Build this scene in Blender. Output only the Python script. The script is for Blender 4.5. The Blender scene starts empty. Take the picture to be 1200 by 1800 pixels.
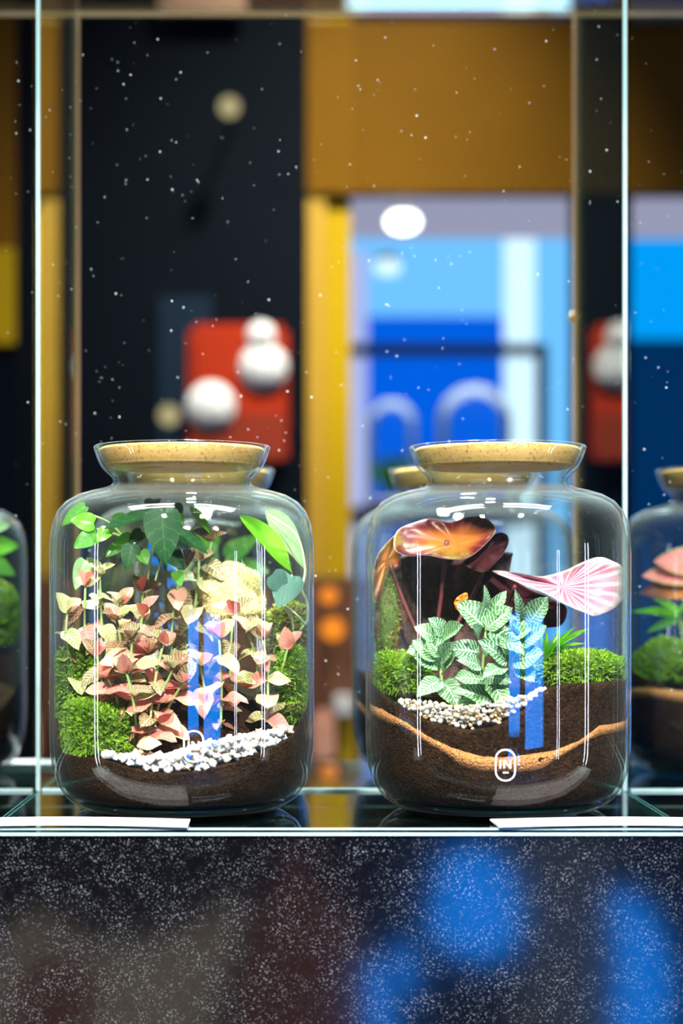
import bpy, bmesh, math, random
from mathutils import Vector, Matrix, noise

random.seed(7)
SC = bpy.context.scene
COL = SC.collection

# ------------------------------------------------------------------ camera
F = 3255.0                      # focal length in pixels of the 1200x1800 frame
VX, VY = 518.0, 1035.0          # vanishing point of the depth axis, in pixels
CAMZ = 1.164                    # camera height; shelf surface is z = 1.0
def P(px, py, Y):
    return Vector(((px - VX) / F * Y, Y, CAMZ + (VY - py) / F * Y))

cam = bpy.data.cameras.new('camera')
cam.sensor_fit = 'VERTICAL'; cam.sensor_height = 36.0; cam.sensor_width = 24.0
cam.lens = F / 1800 * 36
cam.shift_x = (600 - VX) / 1800
cam.shift_y = (VY - 900) / 1800
cam.clip_start = 0.01
cam.dof.use_dof = True
cam.dof.focus_distance = 1.34
cam.dof.aperture_fstop = 3.0
co = bpy.data.objects.new('camera', cam); COL.objects.link(co)
co.location = (0, 0, CAMZ); co.rotation_euler = (math.pi / 2, 0, 0)
SC.camera = co

# ------------------------------------------------------------------ world, lights, exposure
w = bpy.data.worlds.new('world'); SC.world = w; w.use_nodes = True
w.node_tree.nodes['Background'].inputs[0].default_value = (0.30, 0.36, 0.46, 1)
w.node_tree.nodes['Background'].inputs[1].default_value = 0.25
SC.view_settings.view_transform = 'Standard'
SC.view_settings.look = 'None'
SC.view_settings.gamma = 1.0
SC.view_settings.exposure = 0.0
SC.view_settings.use_curve_mapping = False
SC.cycles.max_bounces = 8
SC.cycles.transparent_max_bounces = 48
SC.cycles.caustics_reflective = False
SC.cycles.caustics_refractive = False
SC.cycles.sample_clamp_indirect = 6.0
SC.cycles.use_denoising = True

def area(name, loc, target, size, power, color=(1, 1, 1), spread=180, size_y=None):
    l = bpy.data.lights.new(name, 'AREA'); l.shape = 'DISK'; l.size = size
    if size_y: l.shape = 'RECTANGLE'; l.size_y = size_y
    l.energy = power; l.color = color; l.spread = math.radians(spread)
    o = bpy.data.objects.new(name, l); COL.objects.link(o); o.location = loc
    o.rotation_euler = (Vector(target) - Vector(loc)).to_track_quat('-Z', 'Y').to_euler()
    return o
# ceiling spots (housings further down); the rear ones are added to brighten things
SPOTS = [((-0.60, -0.55, 2.95), (-0.10, 1.40, 1.12), 0.16, 7.5, (1.0, 0.96, 0.90), 34),
         ((0.75, -0.50, 2.95), (0.15, 1.40, 1.12), 0.16, 7.5, (1.0, 0.97, 0.93), 34),
         ((0.05, 1.40, 2.95), (0.05, 1.42, 1.0), 0.14, 5.5, (0.97, 1.0, 1.0), 50),
         ((-0.05, 2.35, 2.95), (0.05, 1.55, 1.1), 0.16, 17, (0.92, 0.97, 1.0), 45),
         ((0.25, 2.55, 2.95), (0.06, 3.5, 1.45), 0.16, 8.0, (1.0, 0.93, 0.75), 55),
         ((-0.9, 2.3, 2.95), (-0.2, 3.4, 1.55), 0.16, 1.0, (1.0, 0.95, 0.9), 40),
         ((0.30, 3.85, 2.95), (0.30, 4.02, 1.3), 0.16, 3.5, (0.85, 0.93, 1.0), 50)]
for i, (a, b, s, pw, c, spr) in enumerate(SPOTS):
    area('spot_light', a, b, s, pw, c, spr)
# unseen ceiling panels added to whiten the jar shoulders and soften the light
PANELS = [(-0.75, 0.75, 12), (0.75, 0.75, 12)]
for (x, y, pw) in PANELS:
    area('added_panel_light', (x, y, 2.96), (x, y, 0), 1.1, pw, (0.96, 1.0, 1.0), 120, 0.25)

# ------------------------------------------------------------------ mesh helpers
def link(name, me, mat=None, parent=None, loc=None):
    o = bpy.data.objects.new(name, me); COL.objects.link(o)
    if mat is not None and me is not None and hasattr(me, 'materials') and len(me.materials) == 0:
        me.materials.append(mat)
    if parent is not None:
        o.parent = parent
        if loc is None: o.location = -wloc(parent)
        else: o.location = Vector(loc) - wloc(parent)
    elif loc is not None:
        o.location = loc
    return o
def wloc(o):
    v = Vector((0, 0, 0))
    while o is not None:
        v += o.location; o = o.parent
    return v
def tag(o, label, cat, group=None, kind=None):
    o['label'] = label; o['category'] = cat
    if group: o['group'] = group
    if kind: o['kind'] = kind
    return o
def struct(o, label, cat='structure'):
    o['kind'] = 'structure'; o['label'] = label; o['category'] = cat
    return o
def empty(name, loc, label, cat, group=None, kind=None):
    o = bpy.data.objects.new(name, None); COL.objects.link(o); o.location = loc
    o.empty_display_size = 0.02
    return tag(o, label, cat, group, kind)
def mesh(name, v, f, smooth=True, uv=None):
    me = bpy.data.meshes.new(name); me.from_pydata([tuple(q) for q in v], [], f)
    if uv is not None:
        l = me.uv_layers.new(name='UVMap')
        for lp in me.loops: l.data[lp.index].uv = uv[lp.vertex_index]
    if smooth: me.polygons.foreach_set('use_smooth', [True] * len(me.polygons))
    me.update(); return me
def boxmesh(name, x0, x1, y0, y1, z0, z1, bev=0.0):
    bm = bmesh.new()
    bmesh.ops.create_cube(bm, size=1)
    for q in bm.verts:
        q.co = Vector((x0 + (q.co.x + .5) * (x1 - x0), y0 + (q.co.y + .5) * (y1 - y0), z0 + (q.co.z + .5) * (z1 - z0)))
    if bev: bmesh.ops.bevel(bm, geom=bm.edges[:], offset=bev, segments=2, affect='EDGES')
    me = bpy.data.meshes.new(name); bm.to_mesh(me); bm.free(); return me
def box(name, x0, x1, y0, y1, z0, z1, mat, parent=None, bev=0.0):
    c = Vector(((x0 + x1) / 2, (y0 + y1) / 2, z0))
    return link(name, boxmesh(name, x0 - c.x, x1 - c.x, y0 - c.y, y1 - c.y, 0, z1 - z0, bev), mat, parent, c)
def pxbox(name, px0, px1, py0, py1, Y, depth, mat, parent=None, bev=0.0):
    a = P(px0, py1, Y); b = P(px1, py0, Y)
    return box(name, a.x, b.x, Y, Y + depth, a.z, b.z, mat, parent, bev)
def lathe(name, prof, n=96, closed=False):
    v, f = [], []
    m = len(prof)
    for i in range(n):
        a = 2 * math.pi * i / n
        for r, z in prof: v.append((r * math.sin(a), -r * math.cos(a), z))
    for i in range(n):
        j = (i + 1) % n
        for k in range(m if closed else m - 1):
            k2 = (k + 1) % m
            f.append((i * m + k, j * m + k, j * m + k2, i * m + k2))
    me = mesh(name, v, f)
    bm = bmesh.new(); bm.from_mesh(me); bmesh.ops.remove_doubles(bm, verts=bm.verts, dist=1e-6)
    bmesh.ops.recalc_face_normals(bm, faces=bm.faces); bm.to_mesh(me); bm.free()
    me.polygons.foreach_set('use_smooth', [True] * len(me.polygons))
    return me
def tube(name, pts, rad, n=7):
    v, f = [], []
    pts = [Vector(p) for p in pts]
    for i, p in enumerate(pts):
        t = (pts[min(i + 1, len(pts) - 1)] - pts[max(i - 1, 0)]).normalized()
        s = t.cross(Vector((0.3, 1, 0.1))).normalized(); u = s.cross(t)
        r = rad[i] if isinstance(rad, (list, tuple)) else rad
        for k in range(n):
            a = 2 * math.pi * k / n; v.append(p + (s * math.cos(a) + u * math.sin(a)) * r)
    for i in range(len(pts) - 1):
        for k in range(n):
            k2 = (k + 1) % n; f.append((i * n + k, i * n + k2, (i + 1) * n + k2, (i + 1) * n + k))
    f.append(tuple(range(n))[::-1]); f.append(tuple(range((len(pts) - 1) * n, len(pts) * n)))
    return mesh(name, v, f)
def smooth_path(pts, k=5):
    out = []; n = len(pts)
    for i in range(n - 1):
        p0, p1, p2, p3 = pts[max(i - 1, 0)], pts[i], pts[i + 1], pts[min(i + 2, n - 1)]
        for j in range(k):
            t = j / k
            out.append(0.5 * ((2 * p1) + (p2 - p0) * t + (2 * p0 - 5 * p1 + 4 * p2 - p3) * t * t + (3 * p1 - p0 - 3 * p2 + p3) * t ** 3))
    out.append(pts[-1]); return out
def interp(tab, x):
    if x <= tab[0][0]: return tab[0][1]
    for (a, b), (c, d) in zip(tab, tab[1:]):
        if x <= c: return b + (d - b) * (x - a) / (c - a)
    return tab[-1][1]
def sstep(a, b, x):
    t = max(0, min(1, (x - a) / (b - a))); return t * t * (3 - 2 * t)

# ------------------------------------------------------------------ material helpers
class NT:
    def __init__(s, name):
        s.m = bpy.data.materials.new(name); s.m.use_nodes = True; s.t = s.m.node_tree; s.t.nodes.clear()
        s.out = s.t.nodes.new('ShaderNodeOutputMaterial')
    def n(s, ty, **kw):
        q = s.t.nodes.new('ShaderNode' + ty)
        for k, v in kw.items():
            if k in q.inputs.keys() if isinstance(k, str) and k[0].isupper() else False: pass
            setattr(q, k, v)
        return q
    def set(s, sock, val):
        if isinstance(val, bpy.types.NodeSocket): s.t.links.new(val, sock)
        elif isinstance(val, (tuple, list)): sock.default_value = (*val, 1) if len(val) == 3 and sock.type == 'RGBA' else val
        else: sock.default_value = val
    def math(s, op, a, b=0.0, c=None, clamp=False):
        q = s.t.nodes.new('ShaderNodeMath'); q.operation = op; q.use_clamp = clamp
        s.set(q.inputs[0], a); s.set(q.inputs[1], b)
        if c is not None: s.set(q.inputs[2], c)
        return q.outputs[0]
    def mix(s, fac, a, b):
        q = s.t.nodes.new('ShaderNodeMix'); q.data_type = 'RGBA'
        s.set(q.inputs[0], fac); s.set(q.inputs[6], a); s.set(q.inputs[7], b); return q.outputs[2]
    def step(s, x, a, b):      # smooth 0..1 ramp
        q = s.t.nodes.new('ShaderNodeMapRange'); q.interpolation_type = 'SMOOTHSTEP'
        s.set(q.inputs[0], x); q.inputs[1].default_value = a; q.inputs[2].default_value = b
        return q.outputs[0]
    def noise(s, scale, detail=3, vec=None, rough=.55):
        q = s.t.nodes.new('ShaderNodeTexNoise'); q.inputs['Scale'].default_value = scale; q.inputs['Detail'].default_value = detail
        q.inputs['Roughness'].default_value = rough
        if vec is None: vec = s.obj()
        s.t.links.new(vec, q.inputs['Vector']); return q.outputs[0]
    def voro(s, scale, vec=None, out=0):
        q = s.t.nodes.new('ShaderNodeTexVoronoi'); q.inputs['Scale'].default_value = scale
        if vec is None: vec = s.obj()
        s.t.links.new(vec, q.inputs['Vector']); return q.outputs[out]
    def obj(s):
        if not hasattr(s, '_tc'): s._tc = s.t.nodes.new('ShaderNodeTexCoord')
        return s._tc.outputs['Object']
    def uv(s):
        s.obj(); q = s.t.nodes.new('ShaderNodeSeparateXYZ'); s.t.links.new(s._tc.outputs['UV'], q.inputs[0]); return q.outputs[0], q.outputs[1]
    def rnd(s):
        return s.t.nodes.new('ShaderNodeObjectInfo').outputs['Random']
    def bump(s, h, strength=.4, dist=.002):
        q = s.t.nodes.new('ShaderNodeBump'); q.inputs['Strength'].default_value = strength; q.inputs['Distance'].default_value = dist
        s.t.links.new(h, q.inputs['Height']); return q.outputs[0]
    def principled(s, color, rough=.5, normal=None, spec=.5, metal=0.0, coat=0.0, emit=None, estr=0.0):
        q = s.t.nodes.new('ShaderNodeBsdfPrincipled')
        s.set(q.inputs['Base Color'], color); s.set(q.inputs['Roughness'], rough)
        q.inputs['Specular IOR Level'].default_value = spec; q.inputs['Metallic'].default_value = metal
        q.inputs['Coat Weight'].default_value = coat; q.inputs['Coat Roughness'].default_value = .04
        if normal is not None: s.t.links.new(normal, q.inputs['Normal'])
        if emit is not None: s.set(q.inputs['Emission Color'], emit); q.inputs['Emission Strength'].default_value = estr
        return q.outputs[0]
    def mixsh(s, fac, a, b):
        q = s.t.nodes.new('ShaderNodeMixShader'); s.set(q.inputs[0], fac)
        s.t.links.new(a, q.inputs[1]); s.t.links.new(b, q.inputs[2]); return q.outputs[0]
    def done(s, sh):
        s.t.links.new(sh, s.out.inputs[0]); return s.m
def plain(name, col, rough=.5, metal=0.0, var=.12, scale=30, coat=0.0, spec=.5):
    t = NT(name); n = t.noise(scale)
    c2 = tuple(max(0, q * (1 - var)) for q in col); c1 = tuple(q * (1 + var) for q in col)
    return t.done(t.principled(t.mix(n, c2, c1), rough, metal=metal, coat=coat, spec=spec))
def emit(name, col, strength):
    t = NT(name); e = t.n('Emission'); e.inputs[0].default_value = (*col, 1); e.inputs[1].default_value = strength
    return t.done(e.outputs[0])
def glass(name, tint=(.975, .99, .985), edge=(.62, .80, .74), base=.04, gloss=(1, 1, 1), epow=3.0, rim_haze=0.0):
    t = NT(name)
    lw = t.n('LayerWeight'); lw.inputs[0].default_value = .5
    fac = lw.outputs['Facing']
    fr = t.math('ADD', t.math('MULTIPLY', t.math('POWER', fac, 5.0), 1 - base), base, clamp=True)
    tr = t.n('BsdfTransparent'); t.set(tr.inputs[0], t.mix(t.math('POWER', fac, epow), tint, edge))
    gl = t.n('BsdfGlossy'); gl.inputs[0].default_value = (*gloss, 1); gl.inputs['Roughness'].default_value = 0.0
    sh = t.mixsh(fr, tr.outputs[0], gl.outputs[0])
    if rim_haze:
        df = t.n('BsdfDiffuse'); df.inputs[0].default_value = (.85, .95, .93, 1)
        tl = t.n('BsdfTranslucent'); tl.inputs[0].default_value = (.85, .95, .93, 1)
        ff = t.math('ADD', t.math('MULTIPLY', t.math('POWER', fac, 4.5), rim_haze), .002)  # pale haze mixed into the glass at grazing angles, imitating bright rims
        sh = t.mixsh(ff, sh, t.mixsh(.5, df.outputs[0], tl.outputs[0]))
    return t.done(sh)
def leafy(t, col, rough=.4, trans=.35, normal=None, tcol=None, spec=.35):
    p = t.principled(col, rough, normal=normal, spec=spec)
    tl = t.n('BsdfTranslucent'); t.set(tl.inputs[0], tcol if tcol is not None else col)
    return t.done(t.mixsh(trans, p, tl.outputs[0]))
def veins(t, nside=6.0, slant=.55, wmid=.07, wside=.16):
    x, y = t.uv()
    u = t.math('ABSOLUTE', t.math('SUBTRACT', t.math('MULTIPLY', x, 2.0), 1.0))
    mid = t.math('SUBTRACT', 1.0, t.step(u, wmid * .4, wmid))
    tcn = t.n('TexNoise'); tcn.inputs['Scale'].default_value = 7.0; tcn.inputs['Detail'].default_value = 2.0; t.t.links.new(t._tc.outputs['UV'], tcn.inputs['Vector'])
    wob = t.math('MULTIPLY', t.math('SUBTRACT', tcn.outputs[0], .5), .16)
    ph = t.math('FRACT', t.math('MULTIPLY', t.math('ADD', wob, t.math('SUBTRACT', y, t.math('MULTIPLY', u, slant / 2.2))), nside))
    d = t.math('ABSOLUTE', t.math('SUBTRACT', ph, .5))
    side = t.math('SUBTRACT', 1.0, t.step(d, wside * .4, wside))
    return u, y, mid, t.math('MAXIMUM', mid, side)

M = {}
M['jar_glass'] = glass('jar_glass', (.99, .998, .995), (.80, .92, .88), .045, rim_haze=.12)
M['pane_glass'] = glass('pane_glass', (.95, .975, .97), (.45, .66, .6), .04)
M['shelf_glass'] = glass('shelf_glass', (.93, .97, .955), (.5, .7, .64), .045)
t = NT('dome_glass'); lw = t.n('LayerWeight'); lw.inputs[0].default_value = .5
tr = t.n('BsdfTransparent'); tl = t.n('BsdfTranslucent'); tl.inputs[0].default_value = (.9, .95, 1, 1)
M['dome_glass'] = t.done(t.mixsh(t.math('ADD', t.math('MULTIPLY', t.step(lw.outputs['Facing'], .32, .66), .95), .005), tr.outputs[0], t.mixsh(.5, tl.outputs[0], t.principled((.9, .95, 1.0), .1))))  # white rim mixed in by facing imitates bright reflections on the domes
t = NT('glass_edge'); M['edge'] = t.done(t.principled(t.mix(t.noise(8), (.26, .42, .42), (.40, .55, .55)), .15, spec=.9))
M['edge_dark'] = plain('edge_dark', (.03, .10, .095), .15, var=.2, scale=20)
M['edge_tan'] = plain('edge_tan', (.40, .22, .11), .25, var=.2, scale=5)
M['base_glass'] = plain('base_glass', (.010, .10, .062), .08, var=.2, scale=60)
M['brass'] = plain('brass', (.85, .58, .2), .25, metal=.9)
M['paper'] = plain('paper', (.70, .67, .69), .6, var=.03)
M['print'] = plain('print_white', (.95, .95, .95), .5, var=.02)

t = NT('granite')
fl = t.noise(760, 2, rough=.7); fl2 = t.noise(240, 3, rough=.7); big = t.noise(60, 3)
f1 = t.step(fl, .54, .76); f2 = t.step(fl2, .58, .80)
c = t.mix(f2, (.002, .002, .003), (.035, .038, .045))
c = t.mix(t.math('MULTIPLY', f1, t.step(big, .30, .65)), c, (.15, .165, .19))
M['granite'] = t.done(t.principled(c, .085, spec=.9))

t = NT('cork')
n1 = t.noise(90, 4); n2 = t.noise(420, 3); vv = t.voro(160)
c = t.mix(n1, (.42, .23, .05), (.70, .45, .13)); c = t.mix(t.step(n2, .54, .72), c, (.24, .12, .025))
M['cork'] = t.done(t.principled(c, .7, t.bump(n2, .35, .001)))

t = NT('soil')
n1 = t.noise(330, 4, rough=.7); n2 = t.noise(45, 3); vv = t.voro(520)
c = t.mix(t.step(n1, .35, .75), (.006, .0025, .0012), (.036, .016, .006))
c = t.mix(t.math('MULTIPLY', t.step(n2, .4, .8), .5), c, (.05, .024, .010))
c = t.mix(t.step(t.noise(800, 1), .70, .80), c, (.22, .15, .09))
M['soil'] = t.done(t.principled(c, .95, spec=.08, normal= t.bump(t.math('ADD', n1, t.math('MULTIPLY', vv, .6)), .9, .002)))
t = NT('sand')
n1 = t.noise(560, 3, rough=.7); vv = t.voro(700)
c = t.mix(t.step(n1, .3, .7), (.30, .10, .022), (.60, .27, .075))
M['sand'] = t.done(t.principled(c, .8, t.bump(t.math('ADD', n1, vv), .9, .0015)))
t = NT('white_pebble'); r = t.rnd()
c = t.mix(t.step(r, .72, 1.0), (.72, .71, .66), (.60, .44, .26)); c = t.mix(t.math('MULTIPLY', t.noise(160), .3), c, (.62, .60, .55))
M['pebble'] = t.done(t.principled(c, .45))
t = NT('river_gravel'); r = t.rnd()
c = t.mix(t.step(r, .15, .5), (.56, .53, .46), (.46, .30, .13)); c = t.mix(t.step(r, .55, .75), c, (.62, .59, .53)); c = t.mix(t.step(r, .82, .95), c, (.24, .17, .11))
M['gravel'] = t.done(t.principled(c, .5))
t = NT('moss'); n1 = t.noise(130, 2); r = t.noise(900, 1)
c = t.mix(t.step(n1, .3, .7), (.06, .18, .004), (.22, .42, .012)); c = t.mix(t.step(r, .45, .75), c, (.40, .56, .04))
M['moss'] = leafy(t, c, .6, .3)
t = NT('moss_brownish'); n1 = t.noise(110, 2); r = t.noise(900, 1)
c = t.mix(t.step(n1, .35, .62), (.17, .10, .03), (.24, .36, .04)); c = t.mix(t.step(r, .5, .75), c, (.42, .50, .10))
M['moss_dry'] = leafy(t, c, .6, .25)
M['moss_core'] = plain('moss_core', (.045, .085, .012), .9, var=.4, scale=120)
t = NT('pale_moss'); n1 = t.noise(200, 3); c = t.mix(t.step(n1, .3, .7), (.62, .55, .22), (.86, .82, .46))
M['moss_pale'] = leafy(t, c, .7, .2)
M['moss_pale_core'] = plain('moss_pale_core', (.60, .54, .24), .9, var=.25, scale=200)

t = NT('leaf_pink'); u, y, mid, vn = veins(t, 6, .6); r = t.rnd()
pk = t.mix(r, (.74, .15, .14), (.84, .40, .29)); gr = t.mix(r, (.16, .24, .06), (.38, .40, .16))
edge = t.math('MULTIPLY', t.step(u, .62, .98), .85)
c = t.mix(edge, pk, gr)
c = t.mix(t.math('MULTIPLY', vn, .35), c, (.88, .50, .42)); c = t.mix(t.math('MULTIPLY', t.step(t.noise(420), .5, .75), .35), c, (.50, .22, .14))
M['leaf_pink'] = leafy(t, c, .45, .3)
t = NT('leaf_pink_brown'); u, y, mid, vn = veins(t, 7, .6); r = t.rnd()
bk = t.mix(r, (.17, .075, .035), (.20, .22, .08))
c = t.mix(t.math('MULTIPLY', vn, .8), bk, t.mix(r, (.74, .34, .27), (.72, .62, .42)))
M['leaf_brown'] = leafy(t, c, .45, .25)
t = NT('leaf_cream_green'); u, y, mid, vn = veins(t, 7, .6); r = t.rnd()
c = t.mix(t.math('MULTIPLY', vn, .75), t.mix(r, (.22, .32, .08), (.46, .46, .20)), (.82, .64, .42)); c = t.mix(t.math('MULTIPLY', t.step(u, .6, 1), .4), c, (.82, .66, .48))
M['leaf_cream'] = leafy(t, c, .45, .3)
t = NT('leaf_white_vein'); u, y, mid, vn = veins(t, 9, .62, .09, .24); r = t.rnd()
c = t.mix(t.math('MULTIPLY', vn, .85), t.mix(r, (.035, .16, .045), (.10, .27, .06)), (.50, .70, .52))
c = t.mix(t.math('MULTIPLY', t.step(t.noise(2.2, 3), .5, .68), .45), c, (.46, .66, .48))
M['leaf_white'] = leafy(t, c, .4, .25)
t = NT('leaf_dark_green'); u, y, mid, vn = veins(t, 5, .5, .04, .07); c = t.mix(t.math('MULTIPLY', vn, .35), (.008, .048, .014), (.06, .18, .05))
M['leaf_dark'] = leafy(t, c, .45, .15, tcol=(.06, .25, .03), spec=.10)
t = NT('leaf_mid_green'); u, y, mid, vn = veins(t, 5, .5, .05, .08); c = t.mix(t.math('MULTIPLY', vn, .3), (.06, .24, .03), (.30, .52, .14))
M['leaf_mid'] = leafy(t, c, .25, .4, tcol=(.25, .60, .06))
t = NT('leaf_bright_green'); u, y, mid, vn = veins(t, 5, .5, .05, .08); c = t.mix(t.math('MULTIPLY', vn, .3), (.11, .40, .015), (.30, .58, .08))
M['leaf_bright'] = leafy(t, c, .25, .45, tcol=(.35, .80, .06))
t = NT('leaf_variegated'); c = t.mix(t.step(t.noise(90, 3), .42, .60), (.16, .38, .09), (.50, .66, .40))
M['leaf_varieg'] = leafy(t, c, .3, .4)
t = NT('leaf_silver_spot'); c = t.mix(t.step(t.noise(330, 2), .52, .62), (.010, .062, .042), (.20, .40, .31))
M['leaf_silver'] = leafy(t, c, .45, .15, spec=.10)
t = NT('leaf_maroon'); x, y = t.uv()
vn = t.math('ABSOLUTE', t.math('SUBTRACT', t.math('FRACT', t.math('MULTIPLY', x, 11.0)), .5)); vn = t.math('SUBTRACT', 1.0, t.step(vn, .03, .16))
c = t.mix(t.step(t.math('ADD', y, t.math('MULTIPLY', t.math('SUBTRACT', t.noise(40, 3), .5), .5)), .35, .85), (.55, .16, .025), (.13, .014, .020))
c = t.mix(t.math('MULTIPLY', t.step(t.noise(45, 3), .52, .68), .8), c, (.30, .24, .03))
c = t.mix(t.math('MULTIPLY', vn, .15), c, (.62, .20, .12)); c = t.mix(t.math('MULTIPLY', t.step(y, .965, .99), .7), c, (.75, .50, .42))
M['leaf_maroon'] = leafy(t, c, .32, .4, tcol=c)
t = NT('leaf_dark_maroon'); x, y = t.uv(); c = t.mix(t.noise(60, 3), (.016, .004, .005), (.060, .010, .012)); c = t.mix(t.math('MULTIPLY', t.step(y, .97, .99), .25), c, (.6, .36, .33))
M['leaf_maroon_dark'] = leafy(t, c, .6, .12, spec=.1)
t = NT('leaf_pink_stripe'); x, y = t.uv()
q = t.math('FRACT', t.math('MULTIPLY', x, 12.0)); vn = t.math('SUBTRACT', 1.0, t.step(t.math('ABSOLUTE', t.math('SUBTRACT', q, .5)), .05, .30))
c = t.mix(t.step(y, .3, .8), (.62, .10, .20), (.55, .22, .30)); c = t.mix(t.math('MULTIPLY', vn, .7), c, (.80, .72, .70)); c = t.mix(t.math('MULTIPLY', t.step(y, .80, .98), .6), c, (.70, .70, .62))
c = t.mix(t.math('MULTIPLY', t.step(t.noise(150, 3), .55, .68), .55), c, (.30, .30, .22))
M['leaf_stripe'] = leafy(t, c, .35, .35)
M['leaf_orange'] = leafy(*(lambda t: (t, t.mix(t.noise(80), (.85, .40, .03), (.75, .16, .02))))(NT('leaf_orange')), .35, .4)
M['stem_green'] = plain('stem_green', (.26, .40, .12), .5, var=.25, scale=100)
M['stem_pale'] = plain('stem_pale', (.55, .62, .34), .5, var=.2, scale=100)
M['stem_red'] = plain('stem_red', (.10, .02, .02), .5, var=.25, scale=100)
t = NT('bark'); n1 = t.noise(60, 5, rough=.7); n2 = t.noise(220, 4)
c = t.mix(t.step(n1, .35, .7), (.016, .008, .006), (.095, .040, .026)); c = t.mix(t.math('MULTIPLY', t.step(n2, .58, .75), .5), c, (.10, .11, .03))
M['bark'] = t.done(t.principled(c, .8, t.bump(n1, .9, .006)))
M['dust'] = plain('dust', (.85, .90, .95), .4, var=.05)

# shop behind the shelf
def wallmat(name, col, rough=.5, var=.25, scale=3, coat=0.0, spec=.4):
    return plain(name, col, rough, var=var, scale=scale, coat=coat, spec=spec)
M['navy'] = wallmat('navy_black', (.0025, .0045, .008), .7, spec=.04)
M['navy_panel'] = wallmat('navy_panel', (.008, .018, .036), .6, spec=.05)
M['amber'] = wallmat('amber_panel', (.15, .066, .0003), .6, .35, 2.2, spec=.08)
M['yellow'] = wallmat('yellow_paint', (.42, .27, .002), .6, .12, spec=.1)
M['ochre'] = wallmat('ochre_paint', (.42, .24, .015), .5, .2)
M['lilac'] = wallmat('lilac_white', (.62, .60, .74), .5, .08)
M['red'] = wallmat('red_sign', (.36, .026, .005), .6, .1, spec=.1)
M['red_dark'] = wallmat('red_sign_band', (.24, .03, .014), .6, .15, spec=.1)
M['white'] = wallmat('white_paint', (.72, .72, .76), .5, .04)
M['black'] = wallmat('black_metal', (.010, .014, .022), .4, .1)
M['grey'] = wallmat('grey_floor', (.16, .15, .15), .35, .3)
M['wallgrey'] = wallmat('shop_wall', (.05, .05, .06), .7, .15, spec=.1)
M['ceil'] = wallmat('shop_ceiling', (.32, .32, .34), .8, .1)
M['beige'] = wallmat('beige_cloth', (.45, .38, .27), .8, .12)
M['brown'] = wallmat('brown_wood', (.16, .065, .03), .5, .3, 8)
M['pinkish'] = wallmat('salmon_panel', (.80, .38, .28), .6, .1)
M['blue_deep'] = emit('blue_deep_light', (.0, .12, .82), 1.1)
M['blue_mid'] = emit('blue_mid_light', (.02, .28, .98), 1.3)
M['blue_pale'] = emit('blue_pale_light', (.16, .52, 1.0), 1.25)
M['blue_front'] = emit('blue_front_light', (.0, .25, 1.0), 9.0)
M['white_glow'] = emit('white_painted_glow', (.62, .84, 1.0), 1.5)  # painted glow for a mullion and a lamp reflection, neither a lamp
M['lilac_glow'] = emit('lilac_painted_glow', (.50, .50, .72), .75)  # glow put in so the ceiling strip looks lit; no lamp there
M['blue_night'] = emit('blue_night_light', (.0, .05, .20), .6)
M['azure'] = emit('azure_light', (.0, .36, 1.0), 1.1)
M['beige_glow'] = emit('beige_cutout_glow', (.55, .47, .34), 1.6)  # emission for the added cutouts reflected in the granite
M['brown_glow'] = emit('brown_cutout_glow', (.36, .13, .07), 1.1)
M['grey_glow'] = emit('grey_cutout_glow', (.30, .36, .46), .8)
M['white_bright'] = emit('white_shelf_glow', (.70, .86, 1.0), 3.0)  # added glow imitating a reflection under the top shelf
M['lilac_bright'] = emit('lilac_mullion_glow', (.52, .58, 1.0), 1.0)  # glow put in so the mullion looks bright; no tube there
M['lamp'] = emit('lamp_white', (1.0, .97, .88), 7.0)
M['lamp_warm'] = emit('lamp_warm', (1.0, .83, .42), .55)
M['lamp_orange'] = emit('lamp_orange', (1.0, .28, .02), 1.3)
M['tube_lamp'] = emit('tube_lamp', (.82, .85, 1.0), 28.0)
M['bulb'] = emit('ceiling_bulb', (1.0, .98, .94), 70.0)

# ------------------------------------------------------------------ room shell
RX0, RX1, RY0, RY1, RZ = -3.2, 3.4, -2.6, 6.4, 3.0
struct(box('floor', RX0, RX1, RY0, RY1, -.1, 0, M['grey']), 'grey polished shop floor', 'floor')
struct(box('ceiling', RX0, RX1, RY0, RY1, RZ, RZ + .1, M['ceil']), 'dim grey shop ceiling', 'ceiling')
struct(box('wall_back', RX0, RX1, RY1, RY1 + .1, 0, RZ, M['wallgrey']), 'dim grey wall at the far end of the shop', 'wall')
struct(box('wall_front', RX0, RX1, RY0 - .1, RY0, 0, RZ, M['wallgrey']), 'dim grey wall facing the shelf', 'wall')
struct(box('wall_left', RX0 - .1, RX0, RY0, RY1, 0, RZ, M['wallgrey']), 'dim grey side wall left of the shelf', 'wall')
struct(box('wall_right', RX1, RX1 + .1, RY0, RY1, 0, RZ, M['wallgrey']), 'dim grey side wall right of the shelf', 'wall')

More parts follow.
